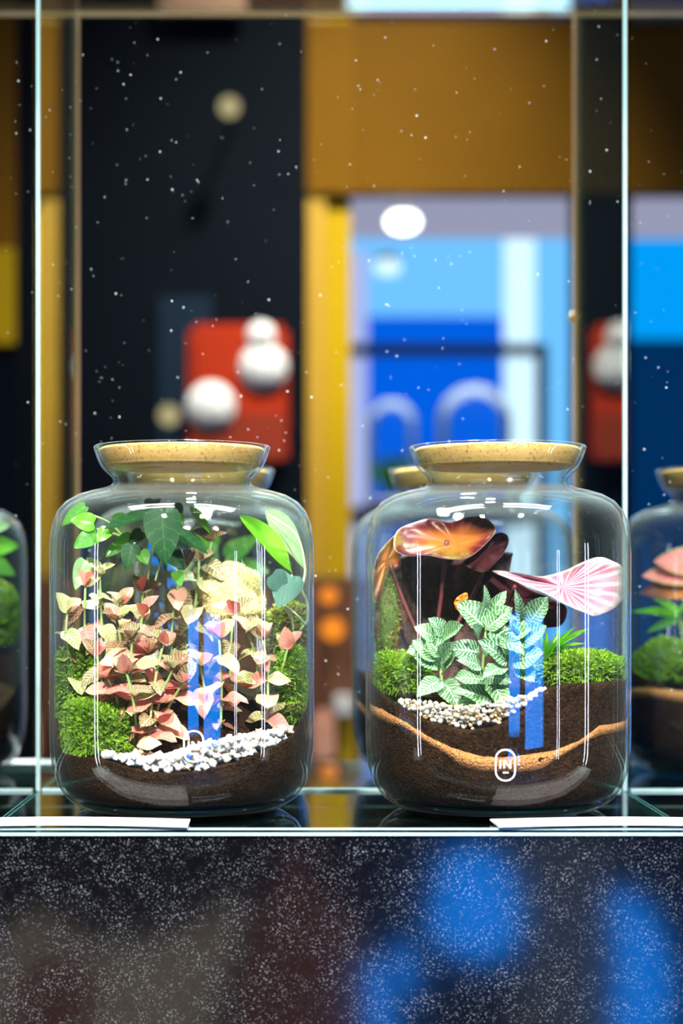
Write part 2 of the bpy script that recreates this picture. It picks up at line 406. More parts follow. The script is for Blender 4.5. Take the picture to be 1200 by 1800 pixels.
# ------------------------------------------------------------------ display shelf
YF, YM, YB = 1.271, 1.5, 1.765
DXL, DXR = -.2080, .2675
SX0, SX1 = -1.1, 1.2
TOPZ = CAMZ + 1005 / F * YB
ctr = tag(box('granite_counter', SX0, SX1, YF + .001, YB, 0, .994, M['granite']), 'black speckled polished granite counter under the jars', 'counter')
def plate(name, x0, x1, y0, y1, z0, z1, label, cat, glassmat='pane_glass', edges=()):
    o = box(name, x0, x1, y0, y1, z0, z1, M[glassmat])
    tag(o, label, cat)
    for (a, b, c, d, e, f, mt) in edges: box('polished_edge', a, b, c, d, e, f, M[mt], o)
    return o
g = .0008
for nm, x0, x1, lab in (('glass_shelf', DXL + .001, DXR - .001, 'middle glass shelf plate on granite below the two big jars'),
                        ('glass_shelf', SX0, DXL - .001, 'glass shelf plate on granite in the compartment at left edge'),
                        ('glass_shelf', DXR + .001, SX1, 'glass shelf plate on granite in the compartment at right edge')):
    plate(nm, x0, x1, YF, YB, .9945, 1.0, lab, 'shelf', 'shelf_glass',
          [(x0, x0 + .0012, YF, YB, .9946, 1.0001, 'edge_dark'), (x1 - .0012, x1, YF, YB, .9946, 1.0001, 'edge_dark'), (x0, x1, YF - g, YF, .9945, .9968, 'edge'), (x0, x1, YF - g, YF, .9985, 1.0, 'edge'), (x0, x1, YB, YB + g, .9945, 1.0, 'edge')])
for x0, x1, lab in ((DXL + .004, DXR - .004, 'dusty clear pane in place of the back mirror behind the two big jars'),
                    (SX0, DXL - .004, 'dusty clear pane in place of the back mirror at left edge of the picture'),
                    (DXR + .004, SX1, 'dusty clear pane in place of the back mirror at right edge of the picture')):
    o = plate('glass_sheet', x0, x1, YM - .003, YM + .003, 1.0002, TOPZ - .0005, lab, 'glass pane', 'pane_glass',  # clear panes built where the mirror stands; its images become solid things behind
          [(x0, x1, YM - .0035, YM + .0035, 1.0001, 1.0022, 'edge')])
    # dust specks on the pane
    v, f = [], []
    xa, xb = max(x0, -.30), min(x1, .36)
    ns = int(520 * (xb - xa) / .46)
    for i in range(ns):
        x = random.uniform(xa, xb); z = CAMZ + random.uniform(-.10, .47); r = random.choice([.0002, .0003, .0003, .0004, .0006])
        r2 = r * random.uniform(.7, 1.3); b = len(v); yy = YM - .0033
        v += [(x - r2, yy, z), (x + r2, yy, z), (x, yy, z - r), (x, yy, z + r), (x, yy - r * .7, z), (x, yy + r * .3, z)]
        for q in ((0, 2, 4), (2, 1, 4), (1, 3, 4), (3, 0, 4), (2, 0, 5), (1, 2, 5), (3, 1, 5), (0, 3, 5)): f.append(tuple(b + k for k in q))
    d = link('dust', mesh('dust', v, f), M['dust'], o); d['kind'] = 'stuff'
for X, side in ((DXL, 'left'), (DXR, 'right')):
    plate('glass_divider', X - .001, X + .001, YM + .004, YB, 1.0002, TOPZ - .0005, 'upright glass divider standing in for its mirror image at %s' % side, 'glass divider', 'pane_glass',  # rear divider is a solid stand-in for a mirrored one
          [(X - .0025, X + .0025, YB, YB + .003, 1.0002, TOPZ - .0005, 'edge_tan'), (X - .0016, X + .0016, YM + .0002, YM + .004, 1.0002, TOPZ - .0005, 'edge')])
plate('glass_shelf', SX0, SX1, YF, YB, TOPZ, TOPZ + .006, 'clear glass shelf plate across the top of the picture', 'shelf', 'shelf_glass',
      [(SX0, SX1, YB, YB + g, TOPZ, TOPZ + .006, 'edge_tan')])
# small brass stud on the rear edge of the right divider
def sphere(name, r, mat, loc, parent=None, sc=(1, 1, 1), seg=20):
    bm = bmesh.new(); bmesh.ops.create_uvsphere(bm, u_segments=seg, v_segments=seg // 2, radius=r)
    for q in bm.verts: q.co = Vector((q.co.x * sc[0], q.co.y * sc[1], q.co.z * sc[2]))
    me = bpy.data.meshes.new(name); bm.to_mesh(me); bm.free(); me.polygons.foreach_set('use_smooth', [True] * len(me.polygons))
    return link(name, me, mat, parent, loc)
sp = P(1012, 557, YB)
e = empty('brass_stud', (DXR, YB, sp.z), 'round brass stud on the rear edge of right glass divider', 'stud')
sphere('stud_head', .006, M['brass'], (DXR, YB + .008, sp.z), e)
link('stud_shank', tube('stud_shank', [Vector((DXR, YB + .001, sp.z)), Vector((DXR, YB + .008, sp.z))], .003, 10), M['brass'], e)

# front paper price strips, and a rear one standing in for their reflection
def paper(px0, px1, Y0, Y1, lab, skew=0.0):
    v, f = [], []; n = 12
    xa, xb = (px0 - VX) / F * Y0, (px1 - VX) / F * Y0
    for i in range(n + 1):
        s = i / n; x = xa + (xb - xa) * s
        z = 1.0006 + .0015 * math.sin(s * math.pi)
        for (yy, zz, k) in ((Y0, z, 0), (Y1, z + .0012, 1), (Y1, z + .0022, 1), (Y0, z + .0016, 0)):
            v.append((x + skew * k * (1 if i in (0, n) else .0) , yy, zz))
    for i in range(n):
        for k in range(4):
            k2 = (k + 1) % 4; f.append((i * 4 + k, i * 4 + k2, (i + 1) * 4 + k2, (i + 1) * 4 + k))
    f += [(3, 2, 1, 0), (n * 4, n * 4 + 1, n * 4 + 2, n * 4 + 3)]
    return tag(link('paper_strip', mesh('paper_strip', v, f, False), M['paper']), lab, 'paper strip')
paper(-120, 330, 1.268, 1.297, 'white paper strip on shelf edge before the pink-leaved jar')
paper(876, 1330, 1.268, 1.297, 'white paper strip on shelf edge before the sand-striped jar', -.003)
paper(-90, 235, 1.70, 1.735, 'white paper strip standing in for the mirrored one at far left')

# ------------------------------------------------------------------ jars
YC, YC2 = 1.385, 1.652
RO = .0985
OUT = [(0, .004), (.040, .0035), (.056, .0012), (.066, .0), (.076, .0022), (.0855, .0085), (.0925, .0185), (.0965, .031), (.0982, .045), (.0985, .060),
       (.0985, .190), (.0980, .202), (.0962, .2125), (.0925, .2215), (.0865, .2285), (.0780, .2335), (.0680, .2365), (.0590, .2385), (.0535, .2405), (.0512, .2432),
       (.0520, .2462), (.0560, .2500), (.0600, .2540), (.0625, .2590), (.0645, .2645), (.0660, .2690)]
TH = .0030
def inner(prof):
    out = []
    for i, (r, z) in enumerate(prof):
        a = prof[max(i - 1, 0)]; b = prof[min(i + 1, len(prof) - 1)]
        dr, dz = b[0] - a[0], b[1] - a[1]; L = math.hypot(dr, dz)
        th = .006 if i < 5 else TH
        out.append((max(0, r - dz / L * th), z + dr / L * th))
    return out
INN = inner(OUT)
jar_mesh = lathe('glass_body', OUT + [(.0652, .2700)] + INN[::-1], 128)
def Rin(z):      # inner radius at height z above the base
    tab = sorted([(q[1], q[0]) for q in INN[3:16]]); return interp(tab, z)
cork_mesh = lathe('cork_stopper', [(0, .2535), (.054, .2535), (.0565, .2545), (.0578, .2560), (.0598, .2625), (.0615, .2660), (.0610, .2680), (.0595, .2688), (0, .2688)], 72)
base_mesh = lathe('base_glass', [(0, .0048), (.050, .0044), (.066, .0018), (.074, .0036), (.0765, .0058), (.070, .0068), (0, .0072)], 72)
def logo_mesh():
    v, f = [], []
    R = RO + .0003
    def wrap(x, z): a = x / R; return (R * math.sin(a), -R * math.cos(a), z)
    def poly(pts): b = len(v); v.extend(wrap(*p) for p in pts); f.append(tuple(range(b, b + len(pts))))
    W, H, tk = .0072, .0112, .0010
    def ring(w, h, n=10):
        r = w * .96; pts = []
        for cx, cz, a0 in ((w - r, h - r, 0), (-w + r, h - r, 90), (-w + r, -h + r, 180), (w - r, -h + r, 270)):
            for k in range(n + 1): a = math.radians(a0 + 90 * k / n); pts.append((cx + r * math.cos(a), cz + r * math.sin(a)))
        return pts
    a, b = ring(W, H), ring(W - tk, H - tk); n = len(a); s = len(v)
    v.extend(wrap(*p) for p in a); v.extend(wrap(*p) for p in b)
    for i in range(n): f.append((s + i, s + (i + 1) % n, s + n + (i + 1) % n, s + n + i))
    z0, z1 = -.0022, .0034
    poly([(-.0040, z0), (-.0029, z0), (-.0029, z1), (-.0040, z1)])                      # I
    poly([(-.0015, z0), (-.0004, z0), (-.0004, z1), (-.0015, z1)])                      # N
    poly([(.0030, z0), (.0041, z0), (.0041, z1), (.0030, z1)])
    poly([(-.0015, z1), (.0030, z0), (.0041, z0), (-.0003, z1)])
    poly([(-.0018, -.0056), (.0022, -.0056), (.0022, -.0048), (-.0018, -.0048)])          # dash
    return mesh('printed_logo', v, f, False)
LOGO = logo_mesh()
class Jar:
    def __init__(s, px, Y, label, corklabel, logo=None):
        s.Y = Y; s.x = (px - VX) / F * Y; s.px = px
        s.loc = Vector((s.x, Y, 1.0004))
        s.e = empty('terrarium_jar', s.loc, label, 'jar', 'glass terrarium jars')
        link('glass_body', jar_mesh, M['jar_glass'], s.e, s.loc)
        link('base_glass', base_mesh, M['base_glass'], s.e, s.loc)
        s.cork = tag(link('cork_stopper', cork_mesh, M['cork'], None, s.loc), corklabel, 'stopper', 'cork stoppers')
        if logo:
            p = P(logo[0], logo[1], Y - RO); o = link('printed_logo', LOGO, M['print'], s.e, Vector((s.x, Y, p.z)))
            o.rotation_euler.z = math.asin((p.x - s.x) / RO)
    def pt(s, px, py, f):          # point inside the jar: f = -1 front wall .. +1 back wall
        R = .0935; Y = s.Y
        for _ in range(3):
            x = (px - VX) / F * Y - s.x; x = max(-R, min(R, x)); Y = s.Y + f * math.sqrt(max(R * R - x * x, 0))
        return s.keep(Vector((s.x + x, Y, CAMZ + (VY - py) / F * Y)))
    def keep(s, p, m=.0015):
        d = p - s.loc; z = min(max(d.z, .004), .236)
        R = max(Rin(z) - m, .01); r = math.hypot(d.x, d.y); k = min(1, R / r) if r > 0 else 1
        return s.loc + Vector((d.x * k, d.y * k, z))
    def front(s, tab):             # px,py table on the front wall -> (local x, height)
        out = []
        for px, py in tab:
            x = max(-.0945, min(.0945, (px - VX) / F * (s.Y - .04) - s.x)); Y = s.Y - math.sqrt(.0955 ** 2 - x * x)
            x = max(-.0953, min(.0953, (px - VX) / F * Y - s.x))
            out.append((x, CAMZ + (VY - py) / F * Y - s.loc.z))
        return sorted(out)
JL = Jar(320, YC, 'glass jar of pink-leaved plants and white pebbles, oval mark in front', 'cork stopper in the jar with pink-leaved plants', (340, 1312))
JR = Jar(874, YC, 'glass jar with an orange sand stripe in the soil, oval IN mark', 'cork stopper in the jar with orange sand stripe', (888, 1345))
BL = Jar(352, YC2, 'glass jar standing in for the mirror image of the pink-leaved jar', 'blurred mirrored cork stopper peeking out beside the pink-leaved jar')  # rear jars are solid stand-ins for mirror images of the front row
BR = Jar(812, YC2, 'glass jar standing in for the mirror image of the sand-striped jar', 'blurred mirrored cork stopper peeking out beside the sand-striped jar')
FR = Jar(1284, YC2, 'blurred glass jar standing in for a mirrored neighbour at the right picture edge', 'blurred mirrored cork stopper at the right picture edge')
FL = Jar(-148, YC2, 'blurred glass jar standing in for a mirrored neighbour at the left picture edge', 'blurred mirrored cork stopper at the left picture edge')

# ------------------------------------------------------------------ soil
RS = .0951
def soil_mesh(name, hf, NA=120, NR=14):
    def rad(z): return min(Rin(z) - .0004, RS)
    v, f = [], []
    # side wall rings from the bottom up
    NZ = 16
    base = len(v)
    for i in range(NA):
        a = 2 * math.pi * i / NA; sx, sy = math.sin(a), -math.cos(a)
        h = hf(sx * RS * .999, sy * RS * .999)
        for k in range(NZ + 1):
            z = .0098 + (h - .0098) * k / NZ; r = rad(z); v.append((sx * r, sy * r, z))
    for i in range(NA):
        j = (i + 1) % NA
        for k in range(NZ): f.append((i * (NZ + 1) + k, j * (NZ + 1) + k, j * (NZ + 1) + k + 1, i * (NZ + 1) + k + 1))
    prev = [i * (NZ + 1) + NZ for i in range(NA)]
    for q in range(1, NR):
        cur = []
        for i in range(NA):
            a = 2 * math.pi * i / NA; r = RS * (1 - q / NR); x, y = math.sin(a) * r, -math.cos(a) * r
            z = hf(x, y) + .0016 * noise.noise(Vector((x * 160, y * 160, 3.1)))
            cur.append(len(v)); v.append((x, y, z))
        for i in range(NA): j = (i + 1) % NA; f.append((prev[i], prev[j], cur[j], cur[i]))
        prev = cur
    v.append((0, 0, hf(0, 0))); c = len(v) - 1
    for i in range(NA): f.append((prev[i], prev[(i + 1) % NA], c))
    v.append((0, 0, .0098)); c = len(v) - 1
    for i in range(NA): f.append((((i + 1) % NA) * (NZ + 1), i * (NZ + 1), c))
    return mesh(name, v, f)
tabL = JL.front([(86, 1290), (110, 1325), (180, 1334), (240, 1352), (290, 1360), (350, 1356), (420, 1338), (480, 1312), (515, 1292), (535, 1255), (552, 1225)])
tabR = JR.front([(640, 1200), (665, 1212), (705, 1243), (760, 1270), (820, 1285), (870, 1278), (920, 1248), (955, 1215), (1000, 1203), (1060, 1200), (1106, 1195)])
def mk_h(tab, back, d0=.012, d1=.085):
    def h(x, y):
        x = max(-.0955, min(.0955, x)); d = y + math.sqrt(max(.0956 ** 2 - x * x, 0)); s = sstep(d0, d1, d)
        return interp(tab, x) * (1 - s) + back(x, y) * s
    return h
def backL(x, y):
    return .070 + .030 * math.exp(-((x - .004) / .05) ** 2)
def backR(x, y):
    return .085 + .004 * math.sin(x * 60)
hL, hR = mk_h(tabL, backL), mk_h(tabR, backR)
soilL, soilR = soil_mesh('soil', hL), soil_mesh('soil', hR)
def put_soil(jar, me, lab): return tag(link('soil', me, M['soil'], None, jar.loc), lab, 'soil', None, 'stuff')
put_soil(JL, soilL, 'dark brown soil under the white pebbles in the pink-leaved jar')
put_soil(JR, soilR, 'dark brown soil around the orange sand stripe')
put_soil(BR, soilR, 'dark soil in the mirror-image jar behind the sand-striped jar')
put_soil(FR, soilR, 'blurred brown soil in the mirrored jar at the right edge')
put_soil(FL, soilL, 'blurred brown soil in the mirrored jar at the left edge')
put_soil(BL, soilL, 'dark soil in the mirror-image jar behind the pink-leaved jar')

def C4(tab): return [(610 + a / 2.353, 1060 + b / 2.353) for a, b in tab]
upT = JR.front(C4([(64, 418), (150, 442), (250, 498), (340, 556), (430, 598), (550, 634), (640, 640), (760, 625), (860, 606), (960, 566), (1040, 505), (1160, 486)]))
loT = JR.front(C4([(64, 470), (150, 494), (230, 514), (330, 580), (430, 640), (470, 676), (560, 700), (700, 700), (800, 690), (860, 646), (960, 584), (1040, 545), (1160, 524)]))
def sand_mesh():
    v, f = [], []; NA = 200
    for i in range(NA):
        a = 2 * math.pi * i / NA; x = .0952 * math.sin(a)
        z1, z0 = interp(upT, x), interp(loT, x)
        if math.cos(a) < 0: z1 += .004 * math.cos(a); z0 += .004 * math.cos(a)
        z1 += .0006 * noise.noise(Vector((x * 400, a * 5, 0))); z0 += .0006 * noise.noise(Vector((x * 400, a * 5, 9)))
        for (r, z) in ((Rin(z0) - .0002, z0), (Rin(z1) - .0002, z1), (Rin(z1) - .006, z1), (Rin(z0) - .006, z0)):
            r = min(r, .0953); v.append((r * math.sin(a), -r * math.cos(a), z))
    for i in range(NA):
        j = (i + 1) % NA
        for k in range(4): k2 = (k + 1) % 4; f.append((i * 4 + k, j * 4 + k, j * 4 + k2, i * 4 + k2))
    return mesh('sand_layer', v, f)
SAND = sand_mesh()
def put_sand(jar, lab, rz=0):
    o = tag(link('sand_layer', SAND, M['sand'], None, jar.loc), lab, 'sand', None, 'stuff'); o.rotation_euler.z = rz; return o
put_sand(JR, 'curved stripe of orange sand within the dark soil')
put_sand(FR, 'blurred orange sand stripe in the mirrored jar at the right edge', .5)
put_sand(BR, 'orange sand stripe in the mirror-image jar behind the sand-striped jar', 2.6)

# ------------------------------------------------------------------ pebbles
def rock_meshes(name, n, jit=.25, sub=1):
    out = []
    for i in range(n):
        bm = bmesh.new(); bmesh.ops.create_icosphere(bm, subdivisions=sub, radius=1)
        s = Vector((random.uniform(.8, 1.25), random.uniform(.75, 1.1), random.uniform(.6, .9)))
        for q in bm.verts:
            k = 1 + jit * noise.noise(q.co * 1.7 + Vector((i * 7.1, 0, 0))); q.co = Vector((q.co.x * s.x, q.co.y * s.y, q.co.z * s.z)) * k
        me = bpy.data.meshes.new(name); bm.to_mesh(me); bm.free(); me.polygons.foreach_set('use_smooth', [True] * len(me.polygons)); out.append(me)
    return out
PEB = rock_meshes('pebble', 8, .85, 2); GRA = rock_meshes('gravel_stone', 6, .6, 1)
def stones(jar, hf, name, meshes, mat, tabtop, n, r0, r1, px0, px1, label, cat, depth):
    e = empty(name, jar.loc + Vector((0, -.07, .05)), label, cat)
    placed = []; tries = 0
    while len(placed) < n and tries < n * 60:
        tries += 1
        px = random.uniform(px0, px1); r = random.uniform(r0, r1)
        x = (px - VX) / F * (jar.Y - .08) - jar.x
        if abs(x) > .09: continue
        d = random.random() ** 1.4 * depth
        y = -math.sqrt(.0945 ** 2 - x * x) + r * 1.0 + d
        rr = math.hypot(x, y)
        zlo = hf(x, y) + r * .45
        ztop = max(zlo, interp(tabtop, x) - r)
        z = random.uniform(zlo, ztop)
        R = Rin(z) - r * 1.0
        if rr > R: x *= R / rr; y *= R / rr
        p = Vector((x, y, z))
        if any((p - q).length < (r + s) * .80 for q, s in placed): continue
        placed.append((p, r))
        o = link(meshes[0].name.split('.')[0], random.choice(meshes), mat, e, jar.loc + p)
        o.scale = (r, r, r); o.rotation_euler = (random.uniform(-.5, .5), random.uniform(-.5, .5), random.uniform(0, 6.28))
    return e
topL = JL.front([(180, 1316), (240, 1322), (290, 1325), (350, 1305), (420, 1290), (480, 1280), (516, 1268)])
stones(JL, hL, 'pebble_band', PEB, M['pebble'], topL, 190, .0027, .0046, 182, 512, 'curved band of white pebbles along the glass under pink leaves', 'pebbles', .022)
topR = JR.front([(705, 1226), (760, 1232), (820, 1240), (870, 1232), (920, 1220), (955, 1212)])
stones(JR, hR, 'gravel_patch', GRA, M['gravel'], topR, 290, .0016, .0028, 708, 956, 'patch of small tan and white gravel below the white-veined plants', 'gravel', .020)

# ------------------------------------------------------------------ moss
def moss(jar, px0, px1, py0, py1, f, label, mat='moss', core='moss_core', nbl=3800, bl=.0056, seed=1, flat=1.0, depthk=.8):
    rng = random.Random(seed)
    c = jar.pt((px0 + px1) / 2, (py0 + py1) / 2, f)
    a = (px1 - px0) / 2 / F * c.y; h = (py1 - py0) / 2 / F * c.y; b = a * depthk
    e = empty('moss_clump', c - Vector((0, 0, h)), label, 'moss')
    bm = bmesh.new(); bmesh.ops.create_icosphere(bm, subdivisions=4, radius=1)
    pts = []
    for q in bm.verts:
        n = q.co.copy(); k = 1 + .22 * noise.noise(n * 1.6 + Vector((seed * 3.3, 0, 0))) + .10 * noise.noise(n * 4.5 + Vector((seed, 5, 0)))
        p = jar.keep(c + Vector((n.x * a * k, n.y * b * k, n.z * h * k)) * 1.0, .004); pts.append((p, n)); q.co = p - c
    me = bpy.data.meshes.new('moss_cushion'); bm.to_mesh(me)
    tris = [[vv.index for vv in fa.verts] for fa in bm.faces]; bm.free()
    me.polygons.foreach_set('use_smooth', [True] * len(me.polygons))
    link('moss_cushion', me, M[core], e, c)
    v, fc = [], []
    for i in range(nbl):
        t3 = rng.choice(tris); w1, w2 = sorted((rng.random(), rng.random())); ws = (w1, w2 - w1, 1 - w2)
        p = sum((pts[k][0] * wk for k, wk in zip(t3, ws)), Vector()); n = sum((pts[k][1] * wk for k, wk in zip(t3, ws)), Vector())
        n = Vector((n.x / a, n.y / b, n.z / h)).normalized()
        if n.z < -.75: continue
        d = (n + Vector((rng.gauss(0, .5), rng.gauss(0, .5), rng.gauss(.3, .4)))).normalized()
        L = bl * rng.uniform(.5, 1.2); s = d.cross(Vector((rng.gauss(0, 1), rng.gauss(0, 1), rng.gauss(0, 1)))).normalized() * L * .13
        bend = Vector((rng.gauss(0, .3), rng.gauss(0, .3), -.25)) * L
        q = [p - s, p + s, p + d * L * .55 + s * .9, p + d * L * .55 - s * .9, p + d * L + bend * .6]
        k = len(v); v += [jar.keep(z, .0004) - c for z in q]; fc += [(k, k + 1, k + 2, k + 3), (k + 3, k + 2, k + 4)]
    o = link('moss_fuzz', mesh('moss_fuzz', v, fc, False), M[mat], e, c); o['kind'] = 'stuff'
    return e
moss(JL, 86, 172, 1140, 1262, -.25, 'upper green moss clump at left wall of the pink-leaved jar', seed=1)
moss(JL, 92, 248, 1232, 1342, -.66, 'lower green moss clump beside the white pebbles', seed=2, nbl=5200)
moss(JL, 478, 552, 1142, 1272, -.35, 'green moss clump at right wall of the pink-leaved jar', seed=3)
moss(JL, 470, 545, 1062, 1150, .35, 'yellow-green moss clump under the silver-spotted leaf', 'moss_dry', seed=4)
moss(JL, 352, 462, 988, 1110, .25, 'pale yellow moss mound in the pink-leaved jar', 'moss_pale', 'moss_pale_core', 5200, .0022, 5)
moss(JR, 648, 748, 1150, 1226, -.45, 'green moss clump at left wall of the sand-striped jar', seed=6, nbl=4200)
moss(JR, 944, 1106, 1150, 1212, -.30, 'flat green moss clump at right wall of the sand-striped jar', seed=7, nbl=4600, depthk=.6)
moss(JR, 655, 700, 1010, 1165, .35, 'dark mossy fringe on the bark in the sand-striped jar', 'moss_dry', seed=8, nbl=1500, bl=.003)
moss(FR, 1112, 1230, 1128, 1205, -.3, 'blurred green moss in the mirrored jar at the right edge', seed=9, nbl=2500)
moss(FL, -80, 40, 1030, 1140, -.2, 'blurred green moss in the mirrored jar at the left edge', seed=10, nbl=2500)

# ------------------------------------------------------------------ leaves
def leaf_mesh(name, wf, nu=4, nv=9, fold=.25, droop=.25, wave=.05, seed=0, thick=0.0):
    rng = random.Random(seed); v, f, uv = [], [], []
    ph = rng.uniform(0, 6)
    for j in range(nv + 1):
        t = j / nv; hw = max(wf(t), .004)
        for i in range(nu + 1):
            u = -1 + 2 * i / nu
            z = fold * abs(u) * hw - droop * t * t + wave * math.sin(t * 9 + ph + u) * abs(u) ** 2
            v.append((u * hw, t - .06 * abs(u) * (1 - t), z)); uv.append((u * .5 + .5, t))
    for j in range(nv):
        for i in range(nu): a = j * (nu + 1) + i; f.append((a, a + 1, a + nu + 2, a + nu + 1))
    return mesh(name, v, f, True, uv)
ov = lambda t: .5 * math.sin(math.pi * min(1, t ** .80)) ** .62
heart = lambda t: .5 * (max(0, math.sin(math.pi * min(1, (t * .96 + .04) ** .62)))) ** .75
lance = lambda t: .5 * math.sin(math.pi * t ** .85) ** .9
FIT = [leaf_mesh('leaf', ov, fold=.2, droop=d, wave=.05, seed=i) for i, d in enumerate((.10, .28, .42, .55, .20))]
UP = [leaf_mesh('leaf', ov, fold=.4, droop=d, wave=.04, seed=9 + i) for i, d in enumerate((-.12, .05, .16))]
HEART = [leaf_mesh('leaf', heart, 8, 12, .12, d, .02, 20 + i) for i, d in enumerate((.06, .18))]
LANCE = [leaf_mesh('leaf', lance, 6, 14, .3, d, .02, 30 + i) for i, d in enumerate((.15, .35))]
def copies(ms, mat):
    out = []
    for m in ms: c = m.copy(); c.materials.clear(); c.materials.append(M[mat]); out.append(c)
    return out
LM = {}
def lm(kind, mat):
    if (kind, mat) not in LM: LM[(kind, mat)] = copies({'fit': FIT, 'up': UP, 'heart': HEART, 'lance': LANCE}[kind], mat)
    return random.choice(LM[(kind, mat)])
def leaf(parent, me, b, tip, width, nrm, name='leaf'):
    d = tip - b; L = d.length; y = d.normalized(); x = y.cross(nrm).normalized(); z = x.cross(y)
    mt = Matrix(((x.x * width, y.x * L, z.x * L, 0), (x.y * width, y.y * L, z.y * L, 0), (x.z * width, y.z * L, z.z * L, 0), (0, 0, 0, 1)))
    o = bpy.data.objects.new(name, me); COL.objects.link(o); o.parent = parent
    o.matrix_basis = Matrix.Translation(b - wloc(parent)) @ mt
    return o
CAMV = Vector((0, -1, .15))
def stem(parent, pts, rad, mat): return link('stem', tube('stem', smooth_path(pts, 4), rad, 6), M[mat], parent)
def fitt(jar, stems, label, cat, mats, L0=.0205, name='fittonia_plant', smat='stem_green', seed=0):
    """stems: (base px,py,f) -> (tip px,py,f), number of nodes"""
    rng = random.Random(seed)
    b0 = jar.pt(*stems[0][0]); e = empty(name, b0, label, cat)
    for (b, tp, nn) in stems:
        p0, p1 = jar.pt(*b), jar.pt(*tp); m = (p0 + p1) / 2 + Vector((rng.uniform(-.004, .004), rng.uniform(-.004, .004), 0))
        path = smooth_path([p0, m, p1], 6); stem(e, [p0, m, p1], .0010, smat)
        az = rng.uniform(0, 3.14)
        for k in range(nn):
            s = .12 + .88 * k / max(nn - 1, 1); c = path[min(len(path) - 1, int(s * (len(path) - 1)))]
            az += math.pi / 2 + rng.uniform(-.3, .3); top = k == nn - 1
            for q in ((0, 1, 2, 3) if top else (0, 1)):
                a = az + (math.pi / 2 * q if top else math.pi * q) + rng.uniform(-.25, .25)
                el = rng.uniform(.45, 1.0) if top else rng.uniform(-.55, .35)
                L = L0 * rng.uniform(.75, 1.15) * (.8 if top else 1.0)
                d = Vector((math.cos(a) * math.cos(el), math.sin(a) * math.cos(el), math.sin(el)))
                tipp = jar.keep(c + d * L, .003)
                if (tipp - c).length < L * .45: continue
                nr = (Vector((0, 0, 1)) + CAMV * .85 + Vector((rng.gauss(0, .2), rng.gauss(0, .2), 0))).normalized()
                if abs(nr.dot((tipp - c).normalized())) > .95: nr = CAMV.normalized()
                leaf(e, lm('up' if top else 'fit', rng.choice(mats)), c, tipp, L * rng.uniform(.62, .78), nr)
    return e
PK = ['leaf_pink', 'leaf_pink', 'leaf_pink', 'leaf_pink', 'leaf_brown', 'leaf_brown', 'leaf_cream']
fitt(JL, [((160, 1210, -.2), (150, 1030, -.2), 6), ((135, 1190, -.4), (118, 1075, -.45), 4), ((220, 1180, -.1), (212, 1060, -.2), 5), ((190, 1190, -.1), (175, 1010, -.1), 5)],
     'pink and cream leaved plant above the upper moss clump at left', 'plant', ['leaf_cream', 'leaf_cream', 'leaf_pink', 'leaf_brown'], seed=1)
fitt(JL, [((215, 1270, -.45), (205, 1090, -.5), 6), ((240, 1270, -.5), (232, 1120, -.62), 5), ((190, 1240, -.5), (170, 1150, -.6), 4), ((205, 1270, -.6), (188, 1190, -.72), 4), ((230, 1220, -.2), (250, 1080, -.3), 5)],
     'pink leaved plant right of the lower moss clump', 'plant', PK, seed=2)
fitt(JL, [((262, 1300, -.72), (287, 1130, -.60), 6), ((270, 1290, -.6), (305, 1175, -.7), 4), ((255, 1280, -.5), (260, 1150, -.5), 6), ((280, 1280, -.6), (322, 1200, -.7), 4), ((240, 1290, -.7), (222, 1180, -.78), 4)],
     'tall pink leaved plant rising from middle of the pebble band', 'plant', PK, seed=3)
fitt(JL, [((300, 1170, .1), (318, 1000, .05), 5), ((265, 1150, .1), (250, 1040, .0), 4), ((320, 1150, .2), (350, 985, .15), 5), ((330, 1140, .2), (372, 950, .2), 5)],
     'brownish pink plant below the dark heart-shaped leaf', 'plant', ['leaf_brown', 'leaf_pink', 'leaf_brown', 'leaf_cream'], seed=4)
fitt(JL, [((388, 1280, -.55), (385, 1120, -.55), 5), ((372, 1250, -.4), (352, 1170, -.5), 3), ((405, 1240, -.3), (410, 1080, -.2), 4)],
     'pink leaved plant in front of the blue glint in the jar', 'plant', PK, seed=5)
fitt(JL, [((468, 1270, -.6), (462, 1120, -.5), 5), ((490, 1240, -.4), (505, 1140, -.55), 3), ((450, 1230, -.3), (436, 1110, -.4), 4)],
     'sparse pink leaved plant beside the right moss clump', 'plant', PK, seed=6)
def pxleaves(jar, e, rows, smat=None):
    for (kind, mat, b, tp, wpx, fb, ft, nr) in rows:
        pb, pt_ = jar.pt(b[0], b[1], fb), jar.pt(tp[0], tp[1], ft)
        leaf(e, lm(kind, mat), pb, pt_, wpx / F * jar.Y, Vector(nr).normalized())
# loose fallen leaf
e = empty('fallen_leaf', JL.pt(262, 1305, -.9), 'loose pink and green leaf lying on the pebble band', 'leaf')
leaf(e, lm('fit', 'leaf_pink'), JL.pt(242, 1310, -.86), JL.pt(284, 1306, -.86), .012, Vector((0, -.7, .7)))
